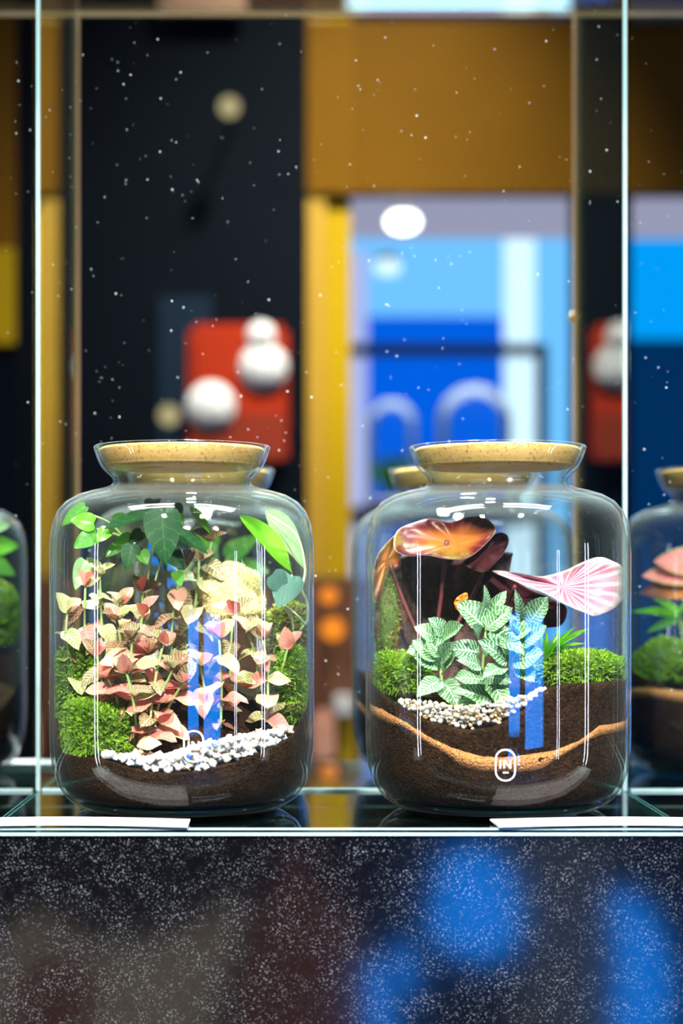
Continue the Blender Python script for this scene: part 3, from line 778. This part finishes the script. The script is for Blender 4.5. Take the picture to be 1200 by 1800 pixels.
# dark heart-leaved plant at the top
e = empty('heart_leaf_plant', JL.pt(255, 1100, .15), 'glossy dark green plant with one big heart leaf under the jar neck', 'plant')
fr = (0, -1, .35)
pxleaves(JL, e, [('heart', 'leaf_dark', (284, 897), (290, 986), 66, -.35, -.5, (0, -1, .25)),
    ('heart', 'leaf_dark', (262, 905), (182, 926), 40, -.2, -.4, (0, -.6, 1)), ('heart', 'leaf_bright', (165, 920), (125, 912), 36, -.2, -.4, fr),
    ('heart', 'leaf_mid', (170, 938), (130, 962), 36, -.2, -.5, fr), ('heart', 'leaf_mid', (150, 890), (106, 922), 26, 0, -.1, fr),
    ('heart', 'leaf_bright', (190, 930), (170, 952), 26, -.3, -.4, fr), ('heart', 'leaf_dark', (232, 958), (222, 1000), 34, -.2, -.3, fr),
    ('heart', 'leaf_dark', (312, 938), (368, 966), 34, -.1, -.1, (0, -.7, .8)), ('lance', 'leaf_bright', (335, 892), (370, 932), 17, .1, .0, fr),
    ('heart', 'leaf_dark', (296, 968), (322, 998), 34, .0, -.1, fr), ('heart', 'leaf_mid', (232, 945), (200, 955), 26, -.1, -.2, fr),
    ('heart', 'leaf_mid', (210, 958), (186, 978), 22, -.1, -.2, fr), ('heart', 'leaf_dark', (250, 935), (228, 950), 26, -.1, -.2, fr),
    ('heart', 'leaf_mid', (310, 1005), (318, 1030), 22, -.2, -.3, fr), ('heart', 'leaf_mid', (248, 968), (258, 992), 24, -.2, -.3, fr),
    ('heart', 'leaf_dark', (298, 890), (318, 905), 40, .1, .0, (0, -.6, .8)), ('heart', 'leaf_bright', (312, 905), (322, 922), 18, -.1, -.1, fr),
    ('heart', 'leaf_dark', (270, 878), (262, 892), 30, .2, .0, (0, -.6, .8)), ('heart', 'leaf_mid', (220, 915), (196, 908), 26, .1, .0, fr)])
for pts in ([(255, 1100, .15), (262, 1000, .1), (275, 930, -.1), (284, 898, -.35)], [(255, 1090, .15), (245, 985, .1), (215, 945, -.1), (170, 930, -.2)],
            [(258, 1080, .15), (285, 980, .1), (312, 938, -.1)], [(245, 985, .1), (200, 925, .0), (160, 905, -.1)]):
    stem(e, [JL.pt(*q) for q in pts], .0009, 'stem_green')
# climbing vine at right with long, variegated and silver leaves
e = empty('trailing_vine', JL.pt(525, 1110, .2), 'trailing vine with long bright leaf and silver-spotted heart leaf', 'vine')
pxleaves(JL, e, [('lance', 'leaf_bright', (427, 912), (521, 1003), 38, -.25, -.35, (.3, -1, .35)), ('lance', 'leaf_varieg', (470, 900), (546, 985), 42, .15, .0, (.2, -1, .3)),
    ('heart', 'leaf_silver', (512, 1012), (488, 1066), 56, -.55, -.6, (-.1, -1, .2)), ('heart', 'leaf_silver', (478, 1010), (505, 1040), 40, -.5, -.55, (0, -1, .3)), ('heart', 'leaf_varieg', (150, 985), (132, 1036), 32, .2, .1, fr)])
for pts in ([(525, 1110, .1), (545, 1090, -.1), (542, 1060, -.2), (530, 1035, -.3), (536, 1000, -.2), (520, 940, -.1), (470, 905, 0)], [(512, 1012, -.55), (530, 1035, -.35)],
            [(500, 1065, -.4), (520, 1080, -.4), (538, 1100, -.2)], [(515, 1110, -.1), (512, 1085, -.3), (500, 1068, -.4)]):
    stem(e, [JL.pt(*q) for q in pts], .0010, 'stem_pale')

# right jar: white-veined plants, traced leaf by leaf
def c4(a, b): return (610 + a / 2.353, 1060 + b / 2.353)
WV = {'tall white-veined green plant in the middle of the gravel patch': [
    ((560, 92), (458, -2), 48, 'up'), ((572, 70), (655, -48), 26, 'up'), ((566, 20), (574, -66), 14, 'up'), ((580, 104), (682, 18), 40, 'up'), ((540, 150), (505, 92), 26, 'up'),
    ((600, 120), (712, 170), 34, 'fit'), ((540, 205), (432, 172), 38, 'fit'), ((550, 262), (498, 225), 26, 'fit'), ((565, 318), (452, 300), 34, 'fit'), ((590, 392), (468, 350), 40, 'fit'),
    ((575, 305), (665, 312), 32, 'fit'), ((590, 320), (655, 385), 38, 'fit'), ((525, 392), (490, 465), 34, 'fit'), ((570, 210), (640, 150), 30, 'up')],
  'white-veined green plant at right side of the gravel patch': [
    ((722, 70), (700, -42), 18, 'up'), ((752, 82), (836, -26), 38, 'up'), ((715, 172), (832, 98), 36, 'up'), ((660, 240), (548, 152), 40, 'up'), ((690, 240), (806, 204), 44, 'fit'),
    ((680, 200), (636, 132), 30, 'up'), ((710, 262), (766, 306), 32, 'fit'), ((650, 150), (760, 110), 34, 'up'), ((640, 270), (585, 272), 30, 'fit'), ((690, 130), (665, 85), 26, 'up'), ((700, 215), (735, 130), 28, 'up')],
  'bushy white-veined green plant at left side of the gravel patch': [
    ((392, 128), (348, 62), 30, 'up'), ((370, 150), (284, 92), 32, 'up'), ((365, 184), (258, 190), 40, 'fit'), ((398, 150), (492, 98), 34, 'up'), ((378, 255), (308, 215), 34, 'fit'),
    ((400, 275), (468, 212), 40, 'up'), ((382, 322), (318, 338), 34, 'fit'), ((400, 325), (455, 408), 38, 'fit'), ((385, 215), (330, 140), 32, 'up'), ((395, 240), (440, 165), 30, 'up'), ((390, 180), (372, 110), 28, 'up'), ((370, 230), (275, 150), 34, 'up')]}
SB = [((560, 420, -.55), (562, 250, -.5), (575, 90, -.45), (568, 0, -.4)), ((650, 400, -.5), (670, 260, -.45), (705, 150, -.4), (730, 60, -.35)), ((400, 400, -.5), (385, 280, -.5), (385, 190, -.45), (385, 120, -.4))]
rng = random.Random(5)
for (lab, rows), sb in zip(WV.items(), SB):
    e = empty('white_vein_plant', JR.pt(*c4(sb[0][0], sb[0][1]), sb[0][2]), lab, 'plant', 'white-veined plants')
    stem(e, [JR.pt(*c4(q[0], q[1]), q[2]) for q in sb], .0013, 'stem_green')
    for (b, tp, wpx, kind) in rows:
        fb = -.5 + rng.uniform(-.05, .05); low = (tp[1] + b[1]) / 2 / 400
        pb = JR.pt(*c4(*b), fb - .12 * low); pt_ = JR.pt(*c4(*tp), fb - .10 - .28 * low + rng.uniform(-.08, .08))
        leaf(e, lm(kind, 'leaf_white'), pb, pt_, wpx / F * JR.Y * 1.05, Vector((rng.uniform(-.25, .25), -1, .55)).normalized())

# bark slab behind the plants
def bark_slab():
    v, f = [], []
    left = [(662, 1190), (668, 1140), (655, 1100), (668, 1060), (676, 1020), (690, 985), (720, 975)]
    nx, nz = 26, 22
    for side in (0, 1):
        for j in range(nz + 1):
            t = j / nz; py = 1215 - t * (1215 - 972)
            xl = interp([(-q[1], q[0]) for q in left], -py); xr = 935 - 25 * math.sin(t * 3) - 30 * t
            for i in range(nx + 1):
                s = i / nx; px = xl + (xr - xl) * s
                p = JR.pt(px, py, .30 + .12 * math.sin(s * 3.1))
                p.y += (.012 + .006 * noise.noise(Vector((s * 4, t * 3, side * 4)))) * side + .006 * noise.noise(Vector((s * 9, t * 5, side * 9 + 2)))
                p.z += .004 * noise.noise(Vector((s * 7, 1, 1))) * t
                v.append(JR.keep(p, .002) - JR.loc)
    N = (nx + 1) * (nz + 1)
    for j in range(nz):
        for i in range(nx):
            a = j * (nx + 1) + i; f.append((a, a + 1, a + nx + 2, a + nx + 1)); b = a + N; f.append((b, b + nx + 1, b + nx + 2, b + 1))
    for j in range(nz):
        a = j * (nx + 1); f.append((a, a + nx + 1, a + nx + 1 + N, a + N)); a += nx; f.append((a, a + N, a + nx + 1 + N, a + nx + 1))
    for i in range(nx):
        a = nz * (nx + 1) + i; f.append((a, a + 1, a + 1 + N, a + N)); f.append((i, i + N, i + 1 + N, i + 1))
    return mesh('bark_slab', v, f)
tag(link('bark_slab', bark_slab(), M['bark'], None, JR.loc), 'dark upright bark slab behind the white-veined plants', 'bark')

# big shaped leaves from an outline: rings around a centre, with real curvature and thickness
def shape_leaf(jar, e, pts, ctr, fdepth, bulge, mat, rings=5, sub=6, name='leaf', tilt=(0, 0)):
    n0 = len(pts); P2 = [Vector((a, b)) for a, b in pts]
    ring = []
    for i in range(n0):
        p0, p1, p2, p3 = P2[i - 1], P2[i], P2[(i + 1) % n0], P2[(i + 2) % n0]
        for j in range(sub):
            t = j / sub; ring.append(0.5 * ((2 * p1) + (p2 - p0) * t + (2 * p0 - 5 * p1 + 4 * p2 - p3) * t * t + (3 * p1 - p0 - 3 * p2 + p3) * t ** 3))
    n = len(ring); c = Vector(ctr); v, f, uv = [], [], []
    for side in (0, 1):
        for k in range(rings + 1):
            s = k / rings
            for i in range(n):
                q = c + (ring[i] - c) * max(s, .02)
                ff = fdepth + tilt[0] * (q.x - c.x) / 100 + tilt[1] * (q.y - c.y) / 100
                p = jar.pt(q.x, q.y, max(-.97, min(.97, ff)))
                p.y += bulge * (1 - s * s) + .0016 * s * math.sin(i / n * 6.283 * 7) + .0006 * side
                v.append(jar.keep(p, .002) - wloc(e)); a = i / n; uv.append((1 - abs(2 * a - 1), s))
    N = n * (rings + 1)
    for k in range(rings):
        for i in range(n):
            j = (i + 1) % n; a = (k * n + i, k * n + j, (k + 1) * n + j, (k + 1) * n + i); f.append(a); f.append(tuple(N + q for q in a[::-1]))
    for i in range(n): j = (i + 1) % n; f.append((rings * n + i, rings * n + j, N + rings * n + j, N + rings * n + i))
    f.append(tuple(range(n))[::-1]); f.append(tuple(N + q for q in range(n)))
    return link(name, mesh(name, v, f, True, uv), M[mat], e, wloc(e))
def c3(L): return [(610 + a / 2.353, 760 + b / 2.353) for a, b in L]
e = empty('maroon_leaf_plant', JR.pt(760, 1150, .1), 'large wavy maroon and orange leaved plant under the jar neck', 'plant')
shape_leaf(JR, e, c3([(196, 486), (206, 408), (280, 372), (350, 356), (420, 372), (500, 350), (570, 352), (612, 392), (600, 432), (540, 492), (482, 524), (400, 522), (330, 508), (262, 512)]), c3([(455, 462)])[0], -.15, .006, 'leaf_maroon', tilt=(0, -.5))
shape_leaf(JR, e, c3([(500, 520), (560, 470), (618, 418), (662, 424), (664, 470), (630, 520), (572, 574), (520, 566), (488, 545)]), c3([(580, 500)])[0], -.05, .004, 'leaf_maroon_dark', tilt=(.3, -.3))
shape_leaf(JR, e, c3([(130, 500), (190, 430), (225, 420), (222, 500), (215, 560), (160, 580), (140, 690), (112, 700), (95, 640), (108, 570)]), c3([(165, 530)])[0], .15, .004, 'leaf_maroon', tilt=(.2, 0))
for pts in ([(760, 1150, .1), (775, 1050, .05), (785, 950, -.1)], [(770, 1150, .1), (830, 1050, .1), (855, 985, .0)], [(750, 1150, .1), (710, 1060, .15), (685, 990, .15)]):
    stem(e, [JR.pt(*q) for q in pts], .0016, 'stem_red')
e = empty('striped_leaf_plant', JR.pt(880, 1140, .2), 'pink leaf with white stripes leaning to the right wall of its jar', 'plant')
shape_leaf(JR, e, c3([(600, 574), (700, 580), (800, 596), (900, 572), (970, 538), (1040, 516), (1090, 530), (1140, 560), (1150, 640), (1120, 715), (1030, 758), (980, 745), (900, 712), (820, 668), (730, 630)]), c3([(900, 640)])[0], -.25, .008, 'leaf_stripe', tilt=(-.15, -.4))
shape_leaf(JR, e, c3([(560, 580), (640, 585), (760, 650), (850, 690), (910, 730), (880, 800), (780, 800), (660, 740), (570, 680)]), c3([(720, 690)])[0], .15, .006, 'leaf_maroon_dark')
stem(e, [JR.pt(880, 1140, .2), JR.pt(890, 1070, .1), JR.pt(905, 1030, -.1)], .0015, 'stem_red')
e = empty('orange_leaf', JR.pt(812, 1062, -.2), 'small orange leaf tip above the white-veined plants', 'leaf')
shape_leaf(JR, e, c3([(442, 706), (455, 682), (490, 662), (500, 680), (480, 715), (455, 735)]), c3([(470, 695)])[0], -.15, .001, 'leaf_orange', 3, 4)
e = empty('grass_sprig', JR.pt(958, 1165, -.25), 'sprig of thin bright green blades above the right moss clump', 'plant')
for b, tp, wpx in (((958, 1160), (985, 1105), 9), ((960, 1150), (1040, 1098), 10), ((962, 1148), (1028, 1122), 8), ((958, 1158), (948, 1108), 9), ((962, 1150), (990, 1135), 9), ((964, 1146), (1010, 1098), 8), ((956, 1150), (962, 1112), 9), ((975, 1130), (996, 1150), 7)):
    leaf(e, lm('lance', 'leaf_bright'), JR.pt(*b, -.3), JR.pt(*tp, -.35), wpx / F * JR.Y, Vector((.2, -1, .6)).normalized(), 'blade')
stem(e, [JR.pt(958, 1175, -.25), JR.pt(960, 1150, -.28), JR.pt(980, 1118, -.3)], .0008, 'stem_green')

# blurred plants standing in for mirror images in the rear jars
def simple_plant(jar, label, rows, base, smat='stem_green', name='blurred_plant'):
    e = empty(name, jar.pt(*base), label, 'plant')
    for (kind, mat, b, tp, wpx) in rows:
        leaf(e, lm(kind, mat), jar.pt(*b, -.2), jar.pt(*tp, -.4), wpx / F * jar.Y, Vector((.1, -1, .5)).normalized())
        stem(e, [jar.pt(*base), (jar.pt(*base) + jar.pt(*b, -.2)) / 2 + Vector((0, 0, .006)), jar.pt(*b, -.2)], .0009, smat)
simple_plant(FR, 'blurred green palm-like plant in the mirrored jar at the right edge', [('lance', 'leaf_bright', (1190, 1085), (1112, 1070), 16), ('lance', 'leaf_mid', (1190, 1090), (1140, 1105), 16),
    ('lance', 'leaf_bright', (1192, 1080), (1160, 1050), 14), ('lance', 'leaf_mid', (1195, 1075), (1230, 1050), 14)], (1200, 1130, -.1), name='palm_plant')
simple_plant(FR, 'blurred salmon and dark leaved plant in the mirrored jar at right edge', [('heart', 'leaf_pink', (1230, 990), (1150, 985), 60), ('heart', 'leaf_pink', (1225, 1010), (1128, 1010), 50), ('heart', 'leaf_maroon', (1230, 1030), (1125, 1040), 50)], (1235, 1120, .2), 'stem_red', 'broad_leaf_plant')
simple_plant(FL, 'blurred bright green plant in the mirrored jar at the left edge', [('heart', 'leaf_bright', (-20, 960), (36, 955), 40), ('heart', 'leaf_mid', (-30, 980), (28, 1010), 40), ('lance', 'leaf_varieg', (-30, 930), (20, 920), 30), ('heart', 'leaf_cream', (-20, 1030), (34, 1050), 40)], (-40, 1120, 0), name='leafy_plant')
simple_plant(BL, 'green plant in the mirror-image jar behind the pink-leaved jar', [('heart', 'leaf_mid', (400, 980), (450, 940), 40), ('heart', 'leaf_bright', (380, 960), (350, 930), 40), ('heart', 'leaf_mid', (420, 1000), (470, 1000), 40), ('heart', 'leaf_varieg', (330, 1000), (290, 960), 40)], (380, 1130, 0), name='leafy_plant')
simple_plant(BR, 'dark red plant in the mirror-image jar behind the sand-striped jar', [('heart', 'leaf_maroon', (800, 1000), (740, 960), 60), ('heart', 'leaf_maroon', (820, 1000), (880, 960), 60), ('heart', 'leaf_stripe', (700, 1050), (660, 1030), 40)], (810, 1130, 0), 'stem_red', 'broad_leaf_plant')

# ------------------------------------------------------------------ mirrored shop, built as real things behind the shelf
YS = 3.43
o = pxbox('pillar', 30, 540, -400, 2200, YS, .35, M['navy']); struct(o, 'tall dark navy pillar behind the left jar', 'pillar')
pxbox('panel', 278, 372, 520, 900, YS - .012, .012, M['navy_panel'], o)
o = pxbox('pillar', 1006, 1110, -400, 2200, YS + .05, .045, M['navy']); struct(o, 'narrow dark backing added to darken the view through the right glass divider', 'pillar')  # dark backing put in so the view through the divider stays dark
o = pxbox('pillar', 540, 616, 30, 2200, YS + .02, .25, M['yellow']); struct(o, 'yellow painted pillar between the two big jars', 'pillar')
pxbox('ochre_strip', 538, 572, 30, 2200, YS + .005, .014, M['ochre'], o)
o = pxbox('fascia', 616, 1330, 36, 338, YS + .022, .05, M['amber']); struct(o, 'amber brown fascia panel above the blue window', 'fascia')
o = pxbox('fascia', 540, 620, 36, 338, YS - .005, .02, M['amber']); struct(o, 'amber brown fascia end above the yellow pillar', 'fascia')
o = pxbox('wall_panel', -330, 28, -300, 605, YS, .2, M['amber']); struct(o, 'amber wall panel at the left picture edge', 'wall')
pxbox('yellow_panel', -330, 26, 436, 604, YS - .01, .01, M['yellow'], o)
o = pxbox('soffit', 600, 1330, 345, 406, YS + .25, .08, M['lilac_glow']); struct(o, 'pale lilac ceiling strip with painted-in glow above the blue window', 'soffit')
# blue backlit window wall
YW = 4.5
def sx(px, Y): return px
o = pxbox('window_1', 560, 1500, 380, 1500, YW, .06, M['blue_pale']); struct(o, 'backlit pale blue window in the far shop', 'window')
pxbox('pane', 640, 884, 556, 1500, YW - .03, .03, M['blue_deep'], o)
pxbox('pane', 1100, 1500, 596, 1500, YW - .03, .03, M['blue_night'], o)
pxbox('pane', 1100, 1500, 400, 594, YW - .03, .03, M['azure'], o)
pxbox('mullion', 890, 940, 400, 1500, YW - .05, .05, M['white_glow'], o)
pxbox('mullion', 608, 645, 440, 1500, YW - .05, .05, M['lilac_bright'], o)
# lamp under the soffit, plus a glowing stand-in for its reflection
for (px, py, r, lab) in ((708, 390, .032, 'bright round ceiling lamp under the pale soffit'), (681, 470, .028, 'fainter glowing globe standing in for the lamp reflection by the blue window')):
    e = empty('ceiling_lamp', P(px, py, 3.65), lab, 'lamp')
    sphere('lamp_glass', r, M['lamp'] if px > 700 else M['white_glow'], P(px, py, 3.65), e, (1, 1, .62))
    link('lamp_rim', tube('lamp_rim', [P(px, py, 3.65) + Vector((0, 0, r * .5)), P(px, py, 3.65) + Vector((0, 0, r * .5 + .012))], r * .8, 20), M['white'], e)
# red sign
e = empty('wall_sign', P(418, 815, YS - .03), 'red rounded sign with white discs on the dark pillar', 'sign')
a, b = P(330, 815, YS - .03), P(506, 568, YS - .03)
link('sign_board', boxmesh('sign_board', a.x, b.x, YS - .03, YS - .004, a.z, b.z, .012), M['red'], e)
pxbox('sign_band', 336, 500, 726, 808, YS - .036, .006, M['red_dark'], e)
def disc(name, px, py, rpx, Y, mat, parent, th=.006):
    p = P(px, py, Y); r = rpx / F * Y
    m = lathe(name, [(0, 0), (r, 0), (r, th), (0, th)], 40); o = link(name, m, mat, parent, p); o.rotation_euler.x = math.pi / 2; return o
disc('white_disc', 463, 645, 42, YS - .034, M['white'], e); disc('white_disc', 371, 714, 43, YS - .038, M['white'], e); disc('white_disc', 459, 590, 25, YS - .034, M['white'], e)
for px, py, lab in ((403, 188, 'dim round warm lamp high on the dark pillar'), (297, 730, 'dim round warm lamp beside the red sign')):
    e = empty('globe_lamp', P(px, py, 3.3), lab, 'lamp')
    sphere('globe', .019, M['lamp_warm'], P(px, py, 3.3), e)
    link('arm', tube('arm', [P(px, py, 3.3) + Vector((0, .018, 0)), P(px, py, 3.3) + Vector((0, .13, 0))], .004, 8), M['black'], e)
for px, py, r, lab in ((578, 1047, .015, 'upper orange globe lamp between the two big jars'), (585, 1106, .020, 'lower orange globe lamp between the two big jars')):
    e = empty('globe_lamp', P(px, py, 3.2), lab, 'lamp')
    sphere('globe', r, M['lamp_orange'], P(px, py, 3.2), e)
    link('arm', tube('arm', [P(px, py, 3.2) + Vector((0, .015, 0)), P(px, py, 3.2) + Vector((0, .098, 0))], .004, 8), M['black'], e)
# black table frame with glass domes
YT = 4.1
e = empty('display_table', Vector((P(760, 880, YT).x, YT, 0)), 'black metal display frame before the blue window', 'table')
pxbox('top_bar', 566, 962, 604, 624, YT, .03, M['black'], e); zt = P(0, 905, YT).z
pxbox('post', 944, 962, 624, 2100, YT, .03, M['black'], e); pxbox('post', 566, 580, 624, 2100, YT, .03, M['black'], e)
pxbox('table_top', 566, 962, 890, 912, YT - .3, .62, M['black'], e)
dome = [(.0, .0), (.1, .0), (.1, .20)]
def cloche(px, wpx, pytop, Y, lab):
    zb = P(0, 889, Y - 0).z; R = wpx / 2 / F * Y; H = P(0, pytop, Y).z - zb
    loc = Vector((P(px, 0, Y).x, Y, zb + .002))
    e = empty('glass_dome', loc, lab, 'glass dome', 'glass domes')
    pr = [(R, .012), (R, .012 + (H - R) * .5), (R, .012 + (H - R) * .95)] + [(R * math.cos(a), H - R + R * math.sin(a)) for a in [math.pi / 2 * k / 12 for k in range(1, 13)]]
    R2 = R - .008; ri = [(R2, .012), (R2, .012 + (H - R) * .5), (R2, .012 + (H - R) * .95)] + [(R2 * math.cos(a), H - R + R2 * math.sin(a)) for a in [math.pi / 2 * k / 12 for k in range(1, 13)]]
    link('dome_shell', lathe('dome_shell', pr + ri[::-1], 48), M['dome_glass'], e, loc)
    link('dome_base', lathe('dome_base', [(0, 0), (R * 1.08, 0), (R * 1.08, .012), (0, .012)], 48), M['white'], e, loc)
    p = empty('dome_plant', loc + Vector((0, 0, .013)), 'small blurred green plant under ' + lab.split(' before')[0], 'plant')
    for k in range(9):
        a = k * 2.4; d = Vector((math.cos(a) * .04, math.sin(a) * .04, .07 + .012 * (k % 3)))
        leaf(p, lm('lance', 'leaf_mid'), loc + Vector((0, 0, .02)), loc + Vector((0, 0, .02)) + d, .03, Vector((0, -1, .4)))
    link('stem', tube('stem', [loc + Vector((0, 0, .013)), loc + Vector((0, 0, .05))], .004, 6), M['stem_green'], p)
cloche(834, 128, 678, YT - .1, 'larger glass dome before the blue window')
cloche(688, 86, 704, YT - .1, 'smaller glass dome left of the larger one')
# lower furniture seen between the jars
o = tag(pxbox('display_cabinet', 300, 640, 1015, 1500, 3.30, .1, M['brown'], None, .004), 'dark brown blurred cabinet between the two big jars', 'cabinet')
tag(pxbox('gift_box', 588, 622, 1225, 1258, 3.2, .09, M['white'], None, .003), 'pale blue-white box between the two big jars', 'box')
tag(pxbox('cushion', 548, 590, 1250, 1345, 3.2, .09, M['pinkish'], None, .012), 'salmon blurred cushion beside the white box', 'cushion')
tag(pxbox('gift_box', 596, 625, 1262, 1350, 3.22, .07, M['yellow'], None, .003), 'yellow blurred box under the pale box', 'box')
# added panels standing in for reflections in the underside of the top shelf
o = pxbox('window_2', 612, 1004, -420, 6, YS + .12, .05, M['white_bright']); struct(o, 'white glowing panel added for the bright reflection under the top shelf', 'window')
tag(pxbox('salmon_stand_in', 280, 432, -300, 20, YS - .05, .02, M['pinkish']), 'salmon panel added for the pink reflection above the dark pillar', 'banner')
tag(pxbox('salmon_stand_in', 1104, 1260, -300, 20, YS - .05, .02, M['pinkish']), 'salmon panel added for the pink reflection at the top right corner', 'banner')

# ------------------------------------------------------------------ the shop in front of the shelf (seen as reflections)
def fw(n, x0, x1, z0, z1, m, lab, d=0):
    o = box('window_%d' % n, x0, x1, -1.25 - d, -1.2 - d, z0, z1, M[m]); struct(o, lab, 'window')
fw(3, .30, .72, .82, 1.16, 'blue_front', 'upper blue lit shop window facing the shelf')
fw(4, .96, 1.8, .60, 1.16, 'blue_front', 'wide blue lit shop window facing the shelf')
# unseen glowing cutouts, not real windows, shaped to give the granite its soft reflections
def fpoly(n, pts, m, lab, y=-1.2):
    Z = YF + (YF - y); q = [((px - VX) / F * Z, CAMZ + (VY - py) / F * Z) for px, py in pts]
    k = len(q); v = [(x, y, z) for x, z in q] + [(x, y - .05, z) for x, z in q]
    f = [tuple(range(k)), tuple(range(k, 2 * k))[::-1]] + [(i, i + k, (i + 1) % k + k, (i + 1) % k) for i in range(k)]
    struct(link('window_%d' % n, mesh('window_%d' % n, v, f, False), M[m]), lab, 'window')
fpoly(5, [(785, 1510), (830, 1495), (880, 1510), (905, 1560), (915, 1620), (900, 1670), (860, 1690), (800, 1680), (755, 1640), (770, 1580)], 'blue_front', 'rounded blue glowing cutout added for the granite reflections')
fpoly(6, [(640, 1710), (680, 1690), (695, 1800), (705, 1880), (655, 1880)], 'blue_front', 'low slanted blue glowing cutout added for the granite reflections')
fpoly(7, [(695, 1670), (725, 1665), (735, 1740), (705, 1750)], 'blue_front', 'small blue glowing cutout added for the granite reflections')
fpoly(8, [(1080, 1575), (1110, 1570), (1150, 1610), (1175, 1680), (1182, 1740), (1170, 1880), (1085, 1880), (1092, 1700)], 'blue_front', 'curved blue glowing cutout added for the granite reflections')
fpoly(9, [(900, 1480), (1075, 1480), (1080, 1880), (880, 1880), (925, 1650)], 'grey_glow', 'grey glowing cutout added for the granite reflections', -1.3)
fpoly(10, [(-40, 1690), (45, 1610), (90, 1620), (150, 1665), (270, 1665), (330, 1640), (420, 1585), (430, 1605), (350, 1880), (-40, 1880)], 'beige_glow', 'beige glowing cutout added for the granite reflections', -1.3)
fpoly(11, [(30, 1720), (80, 1680), (150, 1700), (170, 1760), (120, 1880), (10, 1880)], 'brown_glow', 'small brown glowing cutout added for the granite reflections')
fpoly(12, [(505, 1490), (545, 1480), (540, 1560), (600, 1590), (640, 1650), (650, 1880), (400, 1880), (445, 1620), (490, 1560)], 'brown_glow', 'tall brown glowing cutout added for the granite reflections')
TUBES = [(1.5, 1.0), (1.95, -.34), (-1.4, 1.0)]
for i, (x, y) in enumerate(TUBES):
    e = empty('tube_light', (x, y, .35), ['upright white tube light %s' % s for s in ('beside the shelf at right', 'in the right front corner', 'beside the shelf at left', 'between the blue windows', 'in the left front corner')][i], 'lamp', 'upright tube lights')
    link('tube', tube('tube', [Vector((x, y, .5)), Vector((x, y, 1.35))], .014, 12), M['tube_lamp'], e)
    link('stand', lathe('stand', [(0, 0), (.06, 0), (.06, .02), (.012, .03), (.012, .5), (0, .5)], 16), M['black'], e, Vector((x, y, 0)))
for (x, y, pw) in PANELS:
    e = empty('added_light_panel', (x, y, 2.99), 'unseen ceiling light panel %s added to brighten the jars' % ('at left' if x < 0 else 'at right'), 'lamp', 'added ceiling light panels')
    for (a, b, c, d) in ((-.58, .58, -.155, -.13), (-.58, .58, .13, .155), (-.58, -.555, -.13, .13), (.555, .58, -.13, .13)):
        box('frame_bar', x + a, x + b, y + c, y + d, 2.95, 2.999, M['white'], e)
    box('back_plate', x - .555, x + .555, y - .13, y + .13, 2.985, 2.999, M['white'], e)
# ceiling spots: housings and rows of small bulbs
for i, (a, b, s, pw, c, spr) in enumerate(SPOTS):
    ax = Vector(a); d = (Vector(b) - ax).normalized()
    e = empty('ceiling_spot', ax, 'ceiling spot lamp aimed at ' + ['the pink-leaved jar', 'the sand-striped jar', 'the jars from above', 'the rear jars, added to brighten them', 'the yellow pillar, added to brighten it', 'the red sign, added to brighten it', 'the glass domes, added to brighten them'][i], 'lamp', 'ceiling spot lamps')
    m = lathe('housing', [(s * .5 + .004, -.01), (s * .5 + .02, -.01), (s * .5 + .02, .03), (s * .2, .05), (0, .05)], 24)
    o = link('housing', m, M['black'], e, ax); o.rotation_euler = d.to_track_quat('-Z', 'Y').to_euler()
k = 0
for y in (.10, .45, 1.15):
    for x in (-1.1, -.35, .4, 1.15):
        e = empty('bulb_cluster', (x, y, 2.98), 'ceiling cluster of five small bright bulbs on a black plate', 'lamp', 'ceiling bulb clusters'); k += 1
        box('plate', x - .11, x + .11, y - .05, y + .05, 2.985, 2.999, M['black'], e)
        for q in range(5): sphere('bulb', .010, M['bulb'], (x - .08 + .04 * q, y, 2.974), e, seg=10)
